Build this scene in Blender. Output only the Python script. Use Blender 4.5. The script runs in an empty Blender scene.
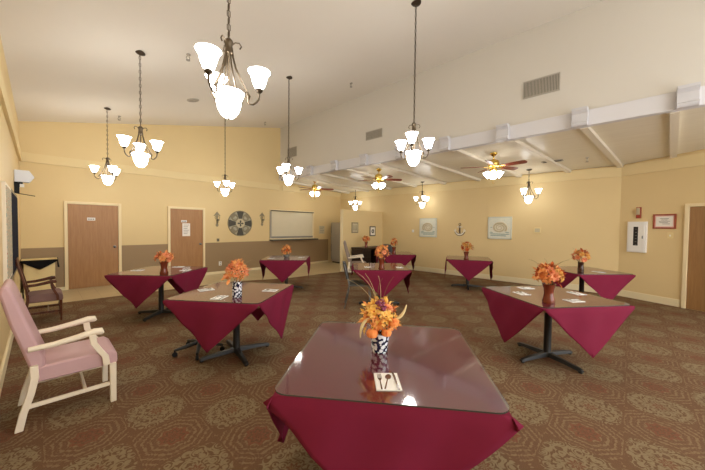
import bpy, bmesh, math, random
from mathutils import Vector, Matrix, Euler
PI = math.pi
R = math.radians
scene = bpy.context.scene
C = scene.collection
random.seed(7)

# ------------------------------------------------------------------ materials
def srgb(r, g, b):
    f = lambda c: (c/255)/12.92 if c/255 <= .04045 else (((c/255)+.055)/1.055)**2.4
    return (f(r), f(g), f(b), 1)

class NT:
    """small expression helper over shader nodes"""
    def __init__(s, name):
        s.m = bpy.data.materials.new(name); s.m.use_nodes = True
        s.t = s.m.node_tree; s.t.nodes.clear()
        s.out = s.t.nodes.new('ShaderNodeOutputMaterial')
    def n(s, typ, ins=None, **kw):
        nd = s.t.nodes.new(typ)
        for k, v in kw.items(): setattr(nd, k, v)
        for k, v in (ins or {}).items():
            if isinstance(v, bpy.types.NodeSocket): s.t.links.new(v, nd.inputs[k])
            else: nd.inputs[k].default_value = v
        return nd
    def ma(s, op, a, b=0.0, c=0.0):
        return s.n('ShaderNodeMath', {0: a, 1: b, 2: c}, operation=op).outputs[0]
    def mix(s, f, a, b):
        nd = s.n('ShaderNodeMix', None, data_type='RGBA')
        for i, v in ((0, f), (6, a), (7, b)):
            if isinstance(v, bpy.types.NodeSocket): s.t.links.new(v, nd.inputs[i])
            else: nd.inputs[i].default_value = v
        return nd.outputs[2]
    def sstep(s, x, a, b):
        nd = s.n('ShaderNodeMapRange', {0: x, 1: a, 2: b, 3: 0.0, 4: 1.0}, interpolation_type='SMOOTHSTEP')
        return nd.outputs[0]
    def noise(s, vec, scale, detail=3.0, rough=.6):
        return s.n('ShaderNodeTexNoise', {'Vector': vec, 'Scale': scale, 'Detail': detail, 'Roughness': rough}).outputs[0]
    def pos(s): return s.n('ShaderNodeNewGeometry').outputs['Position']
    def obj(s): return s.n('ShaderNodeTexCoord').outputs['Object']
    def bump(s, h, strength=.2, dist=.01):
        return s.n('ShaderNodeBump', {'Height': h, 'Strength': strength, 'Distance': dist}).outputs[0]
    def principled(s, col, rough=.5, metal=0.0, spec=.5, normal=None, **extra):
        nd = s.n('ShaderNodeBsdfPrincipled', {'Roughness': rough, 'Metallic': metal, 'Specular IOR Level': spec})
        if isinstance(col, bpy.types.NodeSocket): s.t.links.new(col, nd.inputs['Base Color'])
        else: nd.inputs['Base Color'].default_value = col
        if normal is not None: s.t.links.new(normal, nd.inputs['Normal'])
        for k, v in extra.items(): nd.inputs[k].default_value = v
        s.t.links.new(nd.outputs[0], s.out.inputs[0]); return s.m

def paint(name, col, rough=.6, var=.05, scale=6, bump=.05, bscale=180, spec=.3, metal=0.0):
    t = NT(name); p = t.obj()
    f = t.noise(p, scale)
    d = tuple(c*(1-var*2) for c in col[:3])+(1,)
    l = tuple(min(1, c*(1+var)) for c in col[:3])+(1,)
    col2 = t.mix(f, d, l)
    nrm = t.bump(t.noise(p, bscale, 2), bump, .004) if bump else None
    return t.principled(col2, rough, metal, spec, nrm)

def wood(name, dark, light, rough=.4, scale=1.0, axis='Z', spec=.4):
    t = NT(name); p = t.obj()
    sc = {'Z': (14, 14, 1.0), 'X': (1.0, 14, 14), 'Y': (14, 1.0, 14)}[axis]
    mp = t.n('ShaderNodeMapping', {'Vector': p, 'Scale': tuple(x*scale for x in sc)}).outputs[0]
    f = t.noise(mp, 2.2, 6, .65)
    g = t.noise(mp, 9.0, 3, .6)
    v = t.ma('ADD', t.ma('MULTIPLY', f, .75), t.ma('MULTIPLY', g, .25))
    return t.principled(t.mix(t.sstep(v, .3, .72), dark, light), rough, 0, spec, t.bump(g, .04, .003))

def emit(name, col, strength):
    t = NT(name)
    e = t.n('ShaderNodeEmission', {'Color': col, 'Strength': strength})
    t.t.links.new(e.outputs[0], t.out.inputs[0]); return t.m

def glass_top_mat():
    t = NT('plate_glass')
    geo = t.n('ShaderNodeNewGeometry')
    fr = t.n('ShaderNodeFresnel', {'IOR': 2.7}).outputs[0]
    f = t.ma('MULTIPLY', fr, t.ma('SUBTRACT', 1.0, geo.outputs['Backfacing']))
    tr = t.n('ShaderNodeBsdfTransparent', {'Color': (.93, .95, .94, 1)})
    gl = t.n('ShaderNodeBsdfGlossy', {'Color': (1, 1, 1, 1), 'Roughness': .07})
    mx = t.n('ShaderNodeMixShader', {0: f, 1: tr.outputs[0], 2: gl.outputs[0]})
    t.t.links.new(mx.outputs[0], t.out.inputs[0]); return t.m

def carpet_mat():
    t = NT('carpet')
    sx = t.n('ShaderNodeSeparateXYZ', {0: t.pos()})
    cell = .44
    warp = t.ma('MULTIPLY', t.ma('SUBTRACT', t.noise(t.pos(), 9, 2), .5), .05)
    u = t.ma('ADD', t.ma('DIVIDE', sx.outputs[0], cell), warp); v = t.ma('ADD', t.ma('DIVIDE', sx.outputs[1], cell), warp)
    par = t.ma('MODULO', t.ma('ADD', t.ma('ADD', t.ma('FLOOR', u), t.ma('FLOOR', v)), 200.0), 2.0)
    fu = t.ma('SUBTRACT', t.ma('FRACT', u), .5); fv = t.ma('SUBTRACT', t.ma('FRACT', v), .5)
    au = t.ma('ABSOLUTE', fu); av = t.ma('ABSOLUTE', fv)
    r = t.ma('SQRT', t.ma('ADD', t.ma('MULTIPLY', fu, fu), t.ma('MULTIPLY', fv, fv)))
    an = t.ma('ARCTAN2', fv, fu)
    octa = t.ma('MAXIMUM', t.ma('MAXIMUM', au, av), t.ma('MULTIPLY', t.ma('ADD', au, av), .7071))
    edge = t.ma('MAXIMUM', au, av)
    vo = t.n('ShaderNodeTexVoronoi', {'Vector': t.pos(), 'Scale': 15.0, 'Randomness': .85}).outputs['Distance']
    lace = t.ma('SINE', t.ma('ADD', t.ma('MULTIPLY', vo, 24.0), t.ma('MULTIPLY', t.noise(t.pos(), 30, 2), 5.0)))
    # rust medallion: octagonal rings with a petalled heart
    pet = t.ma('ADD', r, t.ma('MULTIPLY', t.ma('COSINE', t.ma('MULTIPLY', an, 8.0)), .028))
    ring = t.ma('ADD', t.ma('SINE', t.ma('MULTIPLY', octa, 66.0)), t.ma('MULTIPLY', lace, .55))
    rust = t.mix(t.sstep(ring, .1, .9), srgb(112, 80, 60), srgb(142, 118, 88))
    heart = t.mix(t.sstep(t.ma('ADD', t.ma('SINE', t.ma('MULTIPLY', pet, 60.0)), t.ma('MULTIPLY', lace, .4)), -.1, .6), srgb(126, 76, 58), srgb(104, 70, 52))
    rust = t.mix(t.sstep(pet, .2, .225), heart, rust)
    # pale medallion: leafy figure on tan, a ragged square that nearly fills its cell
    fig = t.ma('MULTIPLY', t.ma('SINE', t.ma('MULTIPLY', pet, 40.0)), t.ma('COSINE', t.ma('MULTIPLY', an, 8.0)))
    leafy = t.ma('ADD', fig, t.ma('MULTIPLY', lace, .75))
    pale = t.mix(t.sstep(leafy, .0, .5), srgb(147, 130, 100), srgb(108, 80, 58))
    core = t.mix(t.sstep(t.ma('SINE', t.ma('MULTIPLY', pet, 70.0)), 0., .5), srgb(120, 78, 58), srgb(146, 126, 96))
    pale = t.mix(t.sstep(pet, .1, .13), core, pale)
    pale = t.mix(t.sstep(t.ma('ADD', t.ma('MULTIPLY', t.ma('ADD', octa, edge), .5), t.ma('MULTIPLY', lace, .035)), .43, .46), pale, srgb(114, 83, 61))
    col = t.mix(par, rust, pale)
    scr = t.ma('MULTIPLY', t.sstep(lace, .55, .95), .3)
    col = t.mix(scr, col, t.mix(par, srgb(142, 122, 92), srgb(104, 76, 56)))
    # yarn
    y = t.noise(t.pos(), 260, 2)
    col = t.mix(t.sstep(y, .35, .7), t.mix(.3, col, srgb(60, 44, 30)), t.mix(.1, col, srgb(186, 164, 124)))
    big = t.noise(t.pos(), 1.1, 3)
    col = t.mix(t.ma('MULTIPLY', big, .25), col, srgb(112, 88, 66))
    return t.principled(col, .95, 0, .1, t.bump(y, .5, .006))

def tile_mat():
    t = NT('floor_tiles')
    br = t.n('ShaderNodeTexBrick', {'Vector': t.pos(), 'Color1': srgb(206, 188, 148), 'Color2': srgb(196, 178, 138), 'Mortar': srgb(170, 152, 118),
                                  'Scale': 1.0, 'Mortar Size': .004, 'Brick Width': .3, 'Row Height': .3}, offset=0.0)
    col = t.mix(t.ma('MULTIPLY', t.noise(t.pos(), 8), .35), br.outputs[0], srgb(186, 164, 122))
    return t.principled(col, .28, 0, .5)

def board_mat():
    """painted tongue-and-groove boards of the dropped ceiling, satin paint"""
    t = NT('painted_boards')
    sx = t.n('ShaderNodeSeparateXYZ', {0: t.pos()})
    f = t.ma('FRACT', t.ma('DIVIDE', sx.outputs[0], .2))
    groove = t.ma('MULTIPLY', t.sstep(f, 0., .05), t.ma('SUBTRACT', 1.0, t.sstep(f, .95, 1.)))
    mp = t.n('ShaderNodeMapping', {'Vector': t.pos(), 'Scale': (6, .6, 6)}).outputs[0]
    g = t.noise(mp, 2.5, 4)
    col = t.mix(g, srgb(214, 206, 186), srgb(234, 228, 212))
    h = t.ma('ADD', groove, t.ma('MULTIPLY', g, .5))
    return t.principled(col, .3, 0, .6, t.bump(h, .25, .004))

def check_cloth(name, col):
    t = NT(name); p = t.obj()
    w = t.noise(p, 320, 1)
    f = t.noise(p, 4, 3)
    c2 = t.mix(f, tuple(c*.86 for c in col[:3])+(1,), tuple(min(1, c*1.1) for c in col[:3])+(1,))
    return t.principled(c2, .85, 0, .15, t.bump(w, .08, .002), **{'Sheen Weight': .0})

def pot_mat():
    t = NT('blue_and_white_glaze'); p = t.obj()
    v = t.n('ShaderNodeTexVoronoi', {'Vector': p, 'Scale': 42.0, 'Randomness': .9}).outputs['Distance']
    f = t.noise(p, 40, 2)
    k = t.sstep(t.ma('ADD', v, t.ma('MULTIPLY', f, .5)), .73, .8)
    return t.principled(t.mix(k, srgb(228, 232, 240), srgb(22, 28, 62)), .12, 0, .6)

def amber_mat(name, col, rough=.12):
    t = NT(name)
    return t.principled(col, rough, 0, .7, None, **{'Transmission Weight': .35, 'IOR': 1.45})

def flower_mat(name, a, b, c):
    t = NT(name)
    o = t.n('ShaderNodeTexNoise', {'Vector': t.obj(), 'Scale': 28.0, 'Detail': 2.0}).outputs[0]
    k = t.mix(t.sstep(o, .38, .52), a, b)
    k = t.mix(t.sstep(o, .55, .7), k, c)
    return t.principled(k, .7, 0, .2)

M = {}
M['wall'] = paint('wall_paint', srgb(225, 201, 150), .55, .015, 2, .05, 90)
M['wall_trim'] = paint('trim_paint', srgb(229, 208, 158), .5, .015, 2, .03)
M['wainscot'] = paint('wainscot_paint', srgb(154, 130, 98), .5, .02, 3, .03)
M['ceiling'] = paint('ceiling_paint', srgb(230, 224, 213), .85, .01, 2, .12, 60)
M['white_wall'] = paint('soffit_paint', srgb(210, 205, 195), .7, .01, 2, .05)
M['girder'] = paint('girder_paint', srgb(214, 213, 216), .5, .01, 3, .02)
M['corbel'] = paint('corbel_paint', srgb(202, 201, 204), .5, .01, 3, .02)
M['boards'] = board_mat()
M['beam'] = paint('beam_paint', srgb(226, 218, 200), .4, .02, 4, .02)
M['base'] = paint('baseboard_paint', srgb(236, 222, 184), .45, .01, 4, .02)
M['frame_paint'] = paint('door_frame_paint', srgb(236, 218, 176), .45, .01, 4, .02)
M['door_wood'] = wood('door_veneer', srgb(158, 114, 70), srgb(174, 130, 84), .42)
M['door_wood2'] = wood('dark_door_veneer', srgb(144, 106, 64), srgb(162, 122, 76), .42)
M['carpet'] = carpet_mat()
M['tile'] = tile_mat()
M['cloth'] = check_cloth('maroon_cloth', srgb(118, 31, 57))
M['glass'] = glass_top_mat()
M['glass_edge'] = paint('glass_edge', srgb(60, 66, 58), .2, .0, 4, 0, spec=.6)
M['laminate'] = paint('table_laminate', srgb(120, 90, 60), .45, .03, 5, .02)
M['black_iron'] = paint('black_iron', srgb(28, 28, 28), .45, .1, 20, .08, spec=.5)
M['bronze'] = paint('antique_bronze', srgb(88, 76, 60), .38, .15, 30, .03, metal=.75)
M['bronze_d'] = paint('dark_bronze', srgb(66, 54, 40), .42, .15, 30, .03, metal=.6)
M['brass'] = paint('polished_brass', srgb(222, 190, 100), .22, .05, 20, 0, metal=1.0)
M['shade'] = emit('frosted_lamp_glass', (1, .975, .93, 1), 20)
M['fan_shade'] = emit('fan_lamp_glass', (1, .975, .93, 1), 12)
M['soft_shade'] = emit('dimmed_lamp_glass', (1, .975, .93, 1), 6)
M['blade'] = wood('mahogany_blade', srgb(104, 38, 26), srgb(156, 74, 48), .35, 1, 'X')
M['white_wood'] = paint('cream_enamel', srgb(238, 226, 204), .4, .02, 8, .03)
M['pink'] = paint('pink_vinyl', srgb(198, 162, 164), .48, .05, 5, .08, 60, .4)
M['mauve'] = paint('mauve_seat_cloth', srgb(132, 102, 96), .7, .05, 5, .08, 60)
M['dark_wood'] = wood('mahogany', srgb(64, 32, 20), srgb(108, 58, 34), .35)
M['desk'] = wood('walnut_desk', srgb(34, 22, 18), srgb(58, 38, 28), .4)
M['grey_vinyl'] = paint('charcoal_vinyl', srgb(70, 72, 72), .55, .05, 8, .05)
M['chrome'] = paint('brushed_steel', srgb(132, 134, 134), .35, .05, 20, 0, metal=.85)
M['grey_taupe'] = paint('taupe_seat_cloth', srgb(150, 134, 122), .7, .05, 8, .05)
M['fridge'] = paint('grey_fridge_enamel', srgb(170, 164, 150), .35, .03, 6, .01, metal=.2)
M['fridge_dark'] = paint('fridge_kick_plate', srgb(60, 58, 54), .6)
M['napkin'] = paint('paper_napkin', srgb(246, 244, 240), .9, .01, 10, .1, 160)
M['silver'] = paint('stainless_cutlery', srgb(150, 148, 146), .25, .02, 20, 0, metal=.9)
M['pot'] = pot_mat()
M['amber'] = amber_mat('amber_glass', srgb(140, 66, 44))
M['brown_glass'] = amber_mat('brown_glass', srgb(78, 48, 36))
M['clear'] = amber_mat('grey_glass', srgb(150, 150, 145))
M['fl_orange'] = flower_mat('orange_petals', srgb(226, 140, 78), srgb(236, 172, 106), srgb(210, 112, 62))
M['fl_yellow'] = flower_mat('yellow_leaves', srgb(244, 188, 88), srgb(250, 212, 124), srgb(238, 158, 72))
M['fl_rust'] = flower_mat('rust_petals', srgb(178, 78, 40), srgb(210, 108, 54), srgb(140, 58, 40))
M['fl_pink'] = flower_mat('coral_petals', srgb(220, 124, 82), srgb(234, 156, 112), srgb(196, 90, 68))
M['fl_brown'] = paint('cone_brown', srgb(84, 50, 32), .8)
M['fl_gold'] = flower_mat('dry_gold_leaves', srgb(190, 130, 60), srgb(214, 160, 82), srgb(150, 90, 44))
M['gourd'] = flower_mat('gourd_skin', srgb(230, 128, 64), srgb(238, 150, 84), srgb(222, 112, 56))
M['plum'] = paint('plum_berries', srgb(140, 70, 96), .5, .1, 30)
M['husk'] = paint('dry_husk', srgb(226, 208, 160), .8, .08, 20)
M['twig'] = paint('dry_twig', srgb(200, 182, 140), .8, .1, 40)
M['twig_d'] = paint('brown_twig', srgb(120, 96, 60), .8, .1, 40)
M['plastic_w'] = paint('white_plastic', srgb(238, 236, 230), .4, .01, 8, .01)
M['plastic_g'] = paint('grey_plastic', srgb(150, 146, 136), .5, .02, 8, .01)
M['dark'] = paint('dark_recess', srgb(44, 40, 36), .7)
M['vent'] = paint('vent_metal', srgb(172, 166, 154), .5, .03, 9, .01)
M['vent_slot'] = paint('vent_slot', srgb(96, 90, 80), .7)
M['red'] = paint('red_enamel', srgb(190, 62, 42), .4)
M['picture_wood'] = wood('reddish_frame', srgb(140, 62, 40), srgb(176, 90, 60), .4)
M['paper'] = paint('printed_paper', srgb(240, 234, 224), .8, .01, 8, .01)
M['paper_pink'] = paint('certificate_border', srgb(236, 190, 178), .8, .02, 8, .01)
M['ink'] = paint('printed_ink', srgb(120, 112, 108), .8)
M['shutter'] = paint('roll_shutter', srgb(226, 216, 188), .45, .02, 6, .01)
M['canvas_blue'] = flower_mat('seaside_canvas', srgb(216, 216, 200), srgb(226, 226, 210), srgb(202, 210, 200))
M['canvas_edge'] = paint('canvas_edge', srgb(206, 210, 198), .7)
M['shell'] = paint('shell_ochre', srgb(204, 192, 160), .8)
M['shell_l'] = paint('shell_cream', srgb(232, 226, 206), .8)
M['sea'] = paint('sea_grey_green', srgb(140, 164, 156), .8)
M['anchor_w'] = paint('weathered_white', srgb(232, 224, 206), .7, .08, 20)
M['anchor_d'] = paint('weathered_grey', srgb(110, 92, 76), .7, .1, 20)
M['rope'] = paint('anchor_rope', srgb(120, 84, 56), .9)
M['iron_grey'] = paint('grey_wrought_iron', srgb(152, 142, 118), .5, .15, 20, .05, metal=.4)
M['clock_pale'] = flower_mat('pale_medallion', srgb(190, 184, 160), srgb(160, 158, 140), srgb(208, 198, 170))
M['clock_dark'] = paint('dark_medallion', srgb(82, 80, 72), .5, .1, 20)
M['screen'] = paint('dark_panel', srgb(40, 44, 58), .9, .1, 3, 0, spec=.05)
M['mural'] = flower_mat('poster_colours', srgb(140, 160, 150), srgb(206, 190, 160), srgb(176, 110, 90))
M['beige_lam'] = paint('beige_laminate', srgb(232, 212, 158), .5, .02, 6, .01)
M['black_cloth'] = check_cloth('black_cloth', srgb(16, 16, 18))
M['rubber'] = paint('black_rubber', srgb(20, 20, 20), .6)
M['white_box'] = paint('white_housing', srgb(236, 240, 248), .45, .01, 8, .01)

# ------------------------------------------------------------------ mesh builder
class MB:
    def __init__(s): s.bm = bmesh.new(); s.mi = 0
    def face(s, vs):
        try:
            f = s.bm.faces.new(vs); f.material_index = s.mi; return f
        except ValueError: return None
    def box(s, c, d, rz=0, rot=None, taper=1.0):
        m = Matrix.Translation(c) @ (rot.to_matrix().to_4x4() if rot is not None else Matrix.Rotation(rz, 4, 'Z'))
        v = []
        for z in (-.5, .5):
            k = taper if z > 0 else 1
            for x, y in ((-.5, -.5), (.5, -.5), (.5, .5), (-.5, .5)):
                v.append(s.bm.verts.new(m @ Vector((x*d[0]*k, y*d[1]*k, z*d[2]))))
        for q in ((3, 2, 1, 0), (4, 5, 6, 7), (0, 1, 5, 4), (1, 2, 6, 5), (2, 3, 7, 6), (3, 0, 4, 7)): s.face([v[i] for i in q])
        return s
    def tube(s, pts, r, seg=8, cap=True):
        pts = [Vector(p) for p in pts]
        rr = r if isinstance(r, (list, tuple)) else [r]*len(pts)
        rings = []; prev = None
        for i, p in enumerate(pts):
            d = (pts[min(i+1, len(pts)-1)]-pts[max(i-1, 0)])
            if d.length < 1e-9: d = Vector((0, 0, 1))
            d.normalize()
            if prev is None:
                a = Vector((0, 0, 1)) if abs(d.z) < .9 else Vector((1, 0, 0))
                u = d.cross(a).normalized()
            else:
                u = (prev - d*prev.dot(d))
                u = u.normalized() if u.length > 1e-6 else d.orthogonal().normalized()
            prev = u; w = d.cross(u)
            rings.append([s.bm.verts.new(p+(u*math.cos(2*PI*k/seg)+w*math.sin(2*PI*k/seg))*rr[i]) for k in range(seg)])
        for a, b in zip(rings, rings[1:]):
            for k in range(seg): s.face([a[k], a[(k+1) % seg], b[(k+1) % seg], b[k]])
        if cap: s.face(rings[0][::-1]); s.face(rings[-1])
        return s
    def lathe(s, prof, seg=20, c=(0, 0, 0), mat=None, lobes=0, amp=0):
        m = Matrix.Translation(c) @ (mat or Matrix.Identity(4))
        rings = []
        for r, z in prof:
            if r < 1e-6: rings.append([s.bm.verts.new(m @ Vector((0, 0, z)))])
            else:
                rings.append([s.bm.verts.new(m @ Vector((r*(1+amp*math.cos(lobes*2*PI*k/seg))*math.cos(2*PI*k/seg), r*(1+amp*math.cos(lobes*2*PI*k/seg))*math.sin(2*PI*k/seg), z))) for k in range(seg)])
        for a, b in zip(rings, rings[1:]):
            for k in range(seg):
                k2 = (k+1) % seg
                if len(a) == 1 and len(b) == 1: continue
                if len(a) == 1: s.face([a[0], b[k2], b[k]])
                elif len(b) == 1: s.face([a[k], a[k2], b[0]])
                else: s.face([a[k], a[k2], b[k2], b[k]])
        return s
    def prism(s, poly, h, mat=None):
        """polygon in local xy extruded 0..h along local z"""
        m = mat or Matrix.Identity(4)
        a = [s.bm.verts.new(m @ Vector((x, y, 0))) for x, y in poly]
        b = [s.bm.verts.new(m @ Vector((x, y, h))) for x, y in poly]
        s.face(a[::-1]); s.face(b)
        n = len(poly)
        for i in range(n): s.face([a[i], a[(i+1) % n], b[(i+1) % n], b[i]])
        return s
    def leaf(s, c, d, up, L, W, bend=.2, kind='petal'):
        """a bent leaf or petal of two strips of quads from c along d"""
        c = Vector(c); d = Vector(d).normalized(); side = d.cross(Vector(up))
        if side.length < 1e-4: side = d.orthogonal()
        side.normalize(); nrm = side.cross(d).normalized()
        if kind == 'maple':
            st = [(0, .02), (.18, .35), (.3, 1.0), (.42, .5), (.6, .8), (.72, .32), (1, .02)]
        else:
            st = [(0, .12), (.35, .85), (.65, 1.0), (.88, .6), (1, .05)]
        rows = []
        for t, w in st:
            p = c+d*(L*t)-nrm*(bend*L*t*t)
            rows.append([s.bm.verts.new(p-side*w*W*.5+nrm*.12*w*W), s.bm.verts.new(p), s.bm.verts.new(p+side*w*W*.5+nrm*.12*w*W)])
        for a, b in zip(rows, rows[1:]):
            s.face([a[0], a[1], b[1], b[0]]); s.face([a[1], a[2], b[2], b[1]])
        return s
    def build(s, name, mats, parent=None, smooth=False, bevel=0, solid=0, loc=None, rotz=None, merge=0, subsurf=0):
        if merge: bmesh.ops.remove_doubles(s.bm, verts=s.bm.verts, dist=merge)
        bmesh.ops.recalc_face_normals(s.bm, faces=s.bm.faces)
        me = bpy.data.meshes.new(name); s.bm.to_mesh(me); s.bm.free()
        for m in (mats if isinstance(mats, (list, tuple)) else [mats]): me.materials.append(m)
        if smooth:
            for p in me.polygons: p.use_smooth = True
            if hasattr(me, 'set_sharp_from_angle'): me.set_sharp_from_angle(angle=R(50))
        o = bpy.data.objects.new(name, me); C.objects.link(o)
        if parent is not None: o.parent = parent
        if loc is not None: o.location = loc
        if rotz is not None: o.rotation_euler = (0, 0, rotz)
        if solid:
            md = o.modifiers.new('thickness', 'SOLIDIFY'); md.thickness = solid; md.offset = -1
        if bevel:
            md = o.modifiers.new('soft_edges', 'BEVEL'); md.width = bevel; md.segments = 2; md.limit_method = 'ANGLE'; md.angle_limit = R(40)
        if subsurf:
            md = o.modifiers.new('smooth', 'SUBSURF'); md.levels = subsurf; md.render_levels = subsurf
        return o

def tag(o, label, cat, group=None):
    o['label'] = label; o['category'] = cat
    if group: o['group'] = group
    return o
def thing(name, label, cat, loc=(0, 0, 0), rz=0, group=None):
    o = bpy.data.objects.new(name, None); C.objects.link(o)
    o.empty_display_size = .1; o.location = loc; o.rotation_euler = (0, 0, rz)
    return tag(o, label, cat, group)
def struct(o): o['kind'] = 'structure'; return o
def copy_tree(o, parent=None):
    c = o.copy(); C.objects.link(c)
    if parent is not None: c.parent = parent
    for ch in list(o.children): copy_tree(ch, c)
    return c
def dup(root, loc, rz, label, group=None, scale=None):
    r = copy_tree(root); r.location = loc; r.rotation_euler = (0, 0, rz); r['label'] = label
    if group: r['group'] = group
    if scale: r.scale = (scale,)*3 if isinstance(scale, (int, float)) else scale
    return r
def basis(o, x, y, z):
    m = Matrix.Identity(4)
    for i, a in enumerate((x, y, z)):
        a = Vector(a)
        for k in range(3): m[k][i] = a[k]
    return Matrix.Translation(o) @ m
def onback(x, z, y=9.655):   # local x -> +X, local y -> up, local z -> out of the back wall (-Y)
    return basis((x, y, z), (1, 0, 0), (0, 0, 1), (0, -1, 0))
def onright(y, z, x=9.42):   # local x -> -Y, local y -> up, out -> -X
    return basis((x, y, z), (0, -1, 0), (0, 0, 1), (-1, 0, 0))
ADIR = Vector((-.47, -.883, 0)).normalized()
AN = Vector((-ADIR.y*-1, 0, 0))
AN = Vector((-.883, .47, 0)).normalized()
A0 = Vector((9.42, .2, 0))
def onangle(s, z):           # s metres along the angled wall from its corner
    return basis(A0+ADIR*s+Vector((0, 0, z)), ADIR, (0, 0, 1), AN)
def ceil_z(x): return 3.757+.2254*(x+.286)
def soff_z(x): return 3.32-.075*(x-6.22)

# ------------------------------------------------------------------ the room
LX, BX, RX, GX, YB = -.284, 9.655, 9.42, 6.22, -4.0
edge = [(LX, 8.16), (.26, 8.13), (1.74, 8.07), (3.86, 7.98), (4.5, 7.7), (5.24, 7.45), (6.3, 7.39), (7.0, 7.26), (7.19, 7.3), (RX, 7.3)]
b = MB(); b.prism([(LX, YB)]+[(9.42, YB), (9.42, 7.3)]+edge[::-1][1:], .1, Matrix.Translation((0, 0, -.1)))
struct(b.build('floor', M['carpet']))
b = MB(); b.prism(edge+[(RX, BX), (LX, BX)], .1, Matrix.Translation((0, 0, -.1)))
struct(b.build('floor_tile', M['tile']))
# back wall, left wall, right wall with its angled end, the ceiling and the white wall over the girder
b = MB(); b.prism([(LX-.12, 0), (RX+.12, 0), (RX+.12, 3.5), (GX+.1, 3.5), (GX+.1, ceil_z(GX+.1)), (LX-.12, ceil_z(LX-.12))], -.12, onback(0, 0))
struct(b.build('wall_back', M['wall']))
b = MB(); b.box((LX-.06, (YB+BX)/2, ceil_z(LX)/2), (.12, BX-YB, ceil_z(LX))); struct(b.build('wall_left', M['wall']))
b = MB(); b.box((RX+.06, (BX+.2)/2, 1.75), (.12, BX-.2, 3.5)); struct(b.build('wall_right', M['wall']))
b = MB(); b.prism([(0, 0), (4.6, 0), (4.6, 3.5), (0, 3.5)], -.12, onangle(0, 0)); struct(b.build('wall_right_angled', M['wall']))
b = MB(); b.prism([(LX-.12, ceil_z(LX-.12)), (GX+.12, ceil_z(GX+.12)), (GX+.12, ceil_z(GX+.12)+.12), (LX-.12, ceil_z(LX-.12)+.12)], BX-YB, onback(0, 0, BX))
struct(b.build('ceiling', M['ceiling']))
b = MB(); b.box((GX+.08, (YB+BX)/2, (3.3+ceil_z(GX))/2), (.12, BX-YB, ceil_z(GX)-3.3)); struct(b.build('wall_soffit', M['white_wall']))
b = MB(); b.prism([(GX-.0, soff_z(GX)), (RX+.12, soff_z(RX+.12)), (RX+.12, soff_z(RX+.12)+.1), (GX+.0, soff_z(GX)+.1)], BX-YB, onback(0, 0, BX))
struct(b.build('ceiling_soffit', M['boards']))
# girder with its corbels, and rafters under the dropped ceiling
b = MB(); b.box((GX+.02, (YB+BX)/2, 3.39), (.12, BX-YB, .255)); struct(b.build('trim_1', M['girder'], bevel=.008))
for k in range(10):
    y = -.515+1.18*k
    if y > 9.5: break
    b = MB()
    b.prism([(0, 0), (.1, .0), (.12, .025), (.12, .05), (.085, .07), (.085, .2), (.115, .235), (.135, .25), (.135, .29), (0, .29)], .21, basis((GX-.04, y+.105, 3.25), (-1, 0, 0), (0, 0, 1), (0, -1, 0)))
    struct(b.build('trim_corbel', M['corbel'], bevel=.004))
for k in range(10):
    y = (-.41, .62, 1.74)[k] if k < 3 else 1.74+1.13*(k-2)
    x0, x1 = GX+.08, RX
    ye = y-.4-.13*min(k-1, 1)
    if ye > 9.2: break
    if k == 0: ye = -.62
    b = MB(); v = []
    for x, yy, zz in ((x0, y, soff_z(x0)), (x1, ye, soff_z(x1))):
        for dy, dz in ((-.05, -.065), (.05, -.065), (.05, .02), (-.05, .02)): v.append(b.bm.verts.new((x, yy+dy, zz+dz)))
    for q in ((0, 1, 2, 3), (7, 6, 5, 4), (0, 4, 5, 1), (1, 5, 6, 2), (2, 6, 7, 3), (3, 7, 4, 0)): b.face([v[i] for i in q])
    struct(b.build('trim_rafter', M['beam']))
# bands along the walls
def trim(name, mat, c, d): return struct(MB().box(c, d).build(name, mat, bevel=.004))
trim('trim_2', M['wall_trim'], ((LX+GX-.02)/2, BX-.015, 3.0), (GX-LX-.04, .03, .2))
trim('trim_3', M['wall_trim'], (LX+.02, (YB+BX)/2, 3.0), (.04, BX-YB, .2))
trim('trim_4', M['wall_trim'], (RX-.015, (.2+BX)/2, 2.935), (.03, BX-.2, .24))
trim('trim_5', M['wall_trim'], ((GX+RX)/2+.05, BX-.015, 3.0), (RX-GX-.1, .03, .2))
b = MB(); b.prism([(0.01, 2.815), (4.4, 2.815), (4.4, 3.055), (.01, 3.055)], .03, onangle(0, 0)); struct(b.build('trim_6', M['wall_trim'], bevel=.004))
for i, (x0, x1) in enumerate(((LX, .395), (1.46, 2.52), (3.53, 8.68))):
    trim('trim_%d' % (7+i), M['wainscot'], ((x0+x1)/2, BX-.006, .545), (x1-x0, .012, .93))
    trim('baseboard_back', M['base'], ((x0+x1)/2, BX-.012, .04), (x1-x0, .024, .08))
trim('baseboard_left', M['base'], (LX+.012, (YB+BX)/2, .065), (.024, BX-YB, .13))
trim('baseboard_right', M['base'], (RX-.012, (.2+7.24)/2, .075), (.024, 7.02, .15))
b = MB(); b.prism([(0.01, 0), (1.09, 0), (1.09, .15), (.01, .15)], .024, onangle(0, 0)); struct(b.build('baseboard_angled', M['base'], bevel=.004))
# partition in the far corner
b = MB(); b.box(((7.2+RX)/2, 7.31, 1.08), (RX-7.2, .12, 2.16)); struct(b.build('wall_partition', M['wall']))
trim('trim_10', M['base'], (7.192, 7.31, 1.08), (.016, .13, 2.16))
trim('baseboard_partition', M['base'], ((7.2+RX)/2, 7.24, .06), (RX-7.2-.03, .02, .12))

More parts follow.
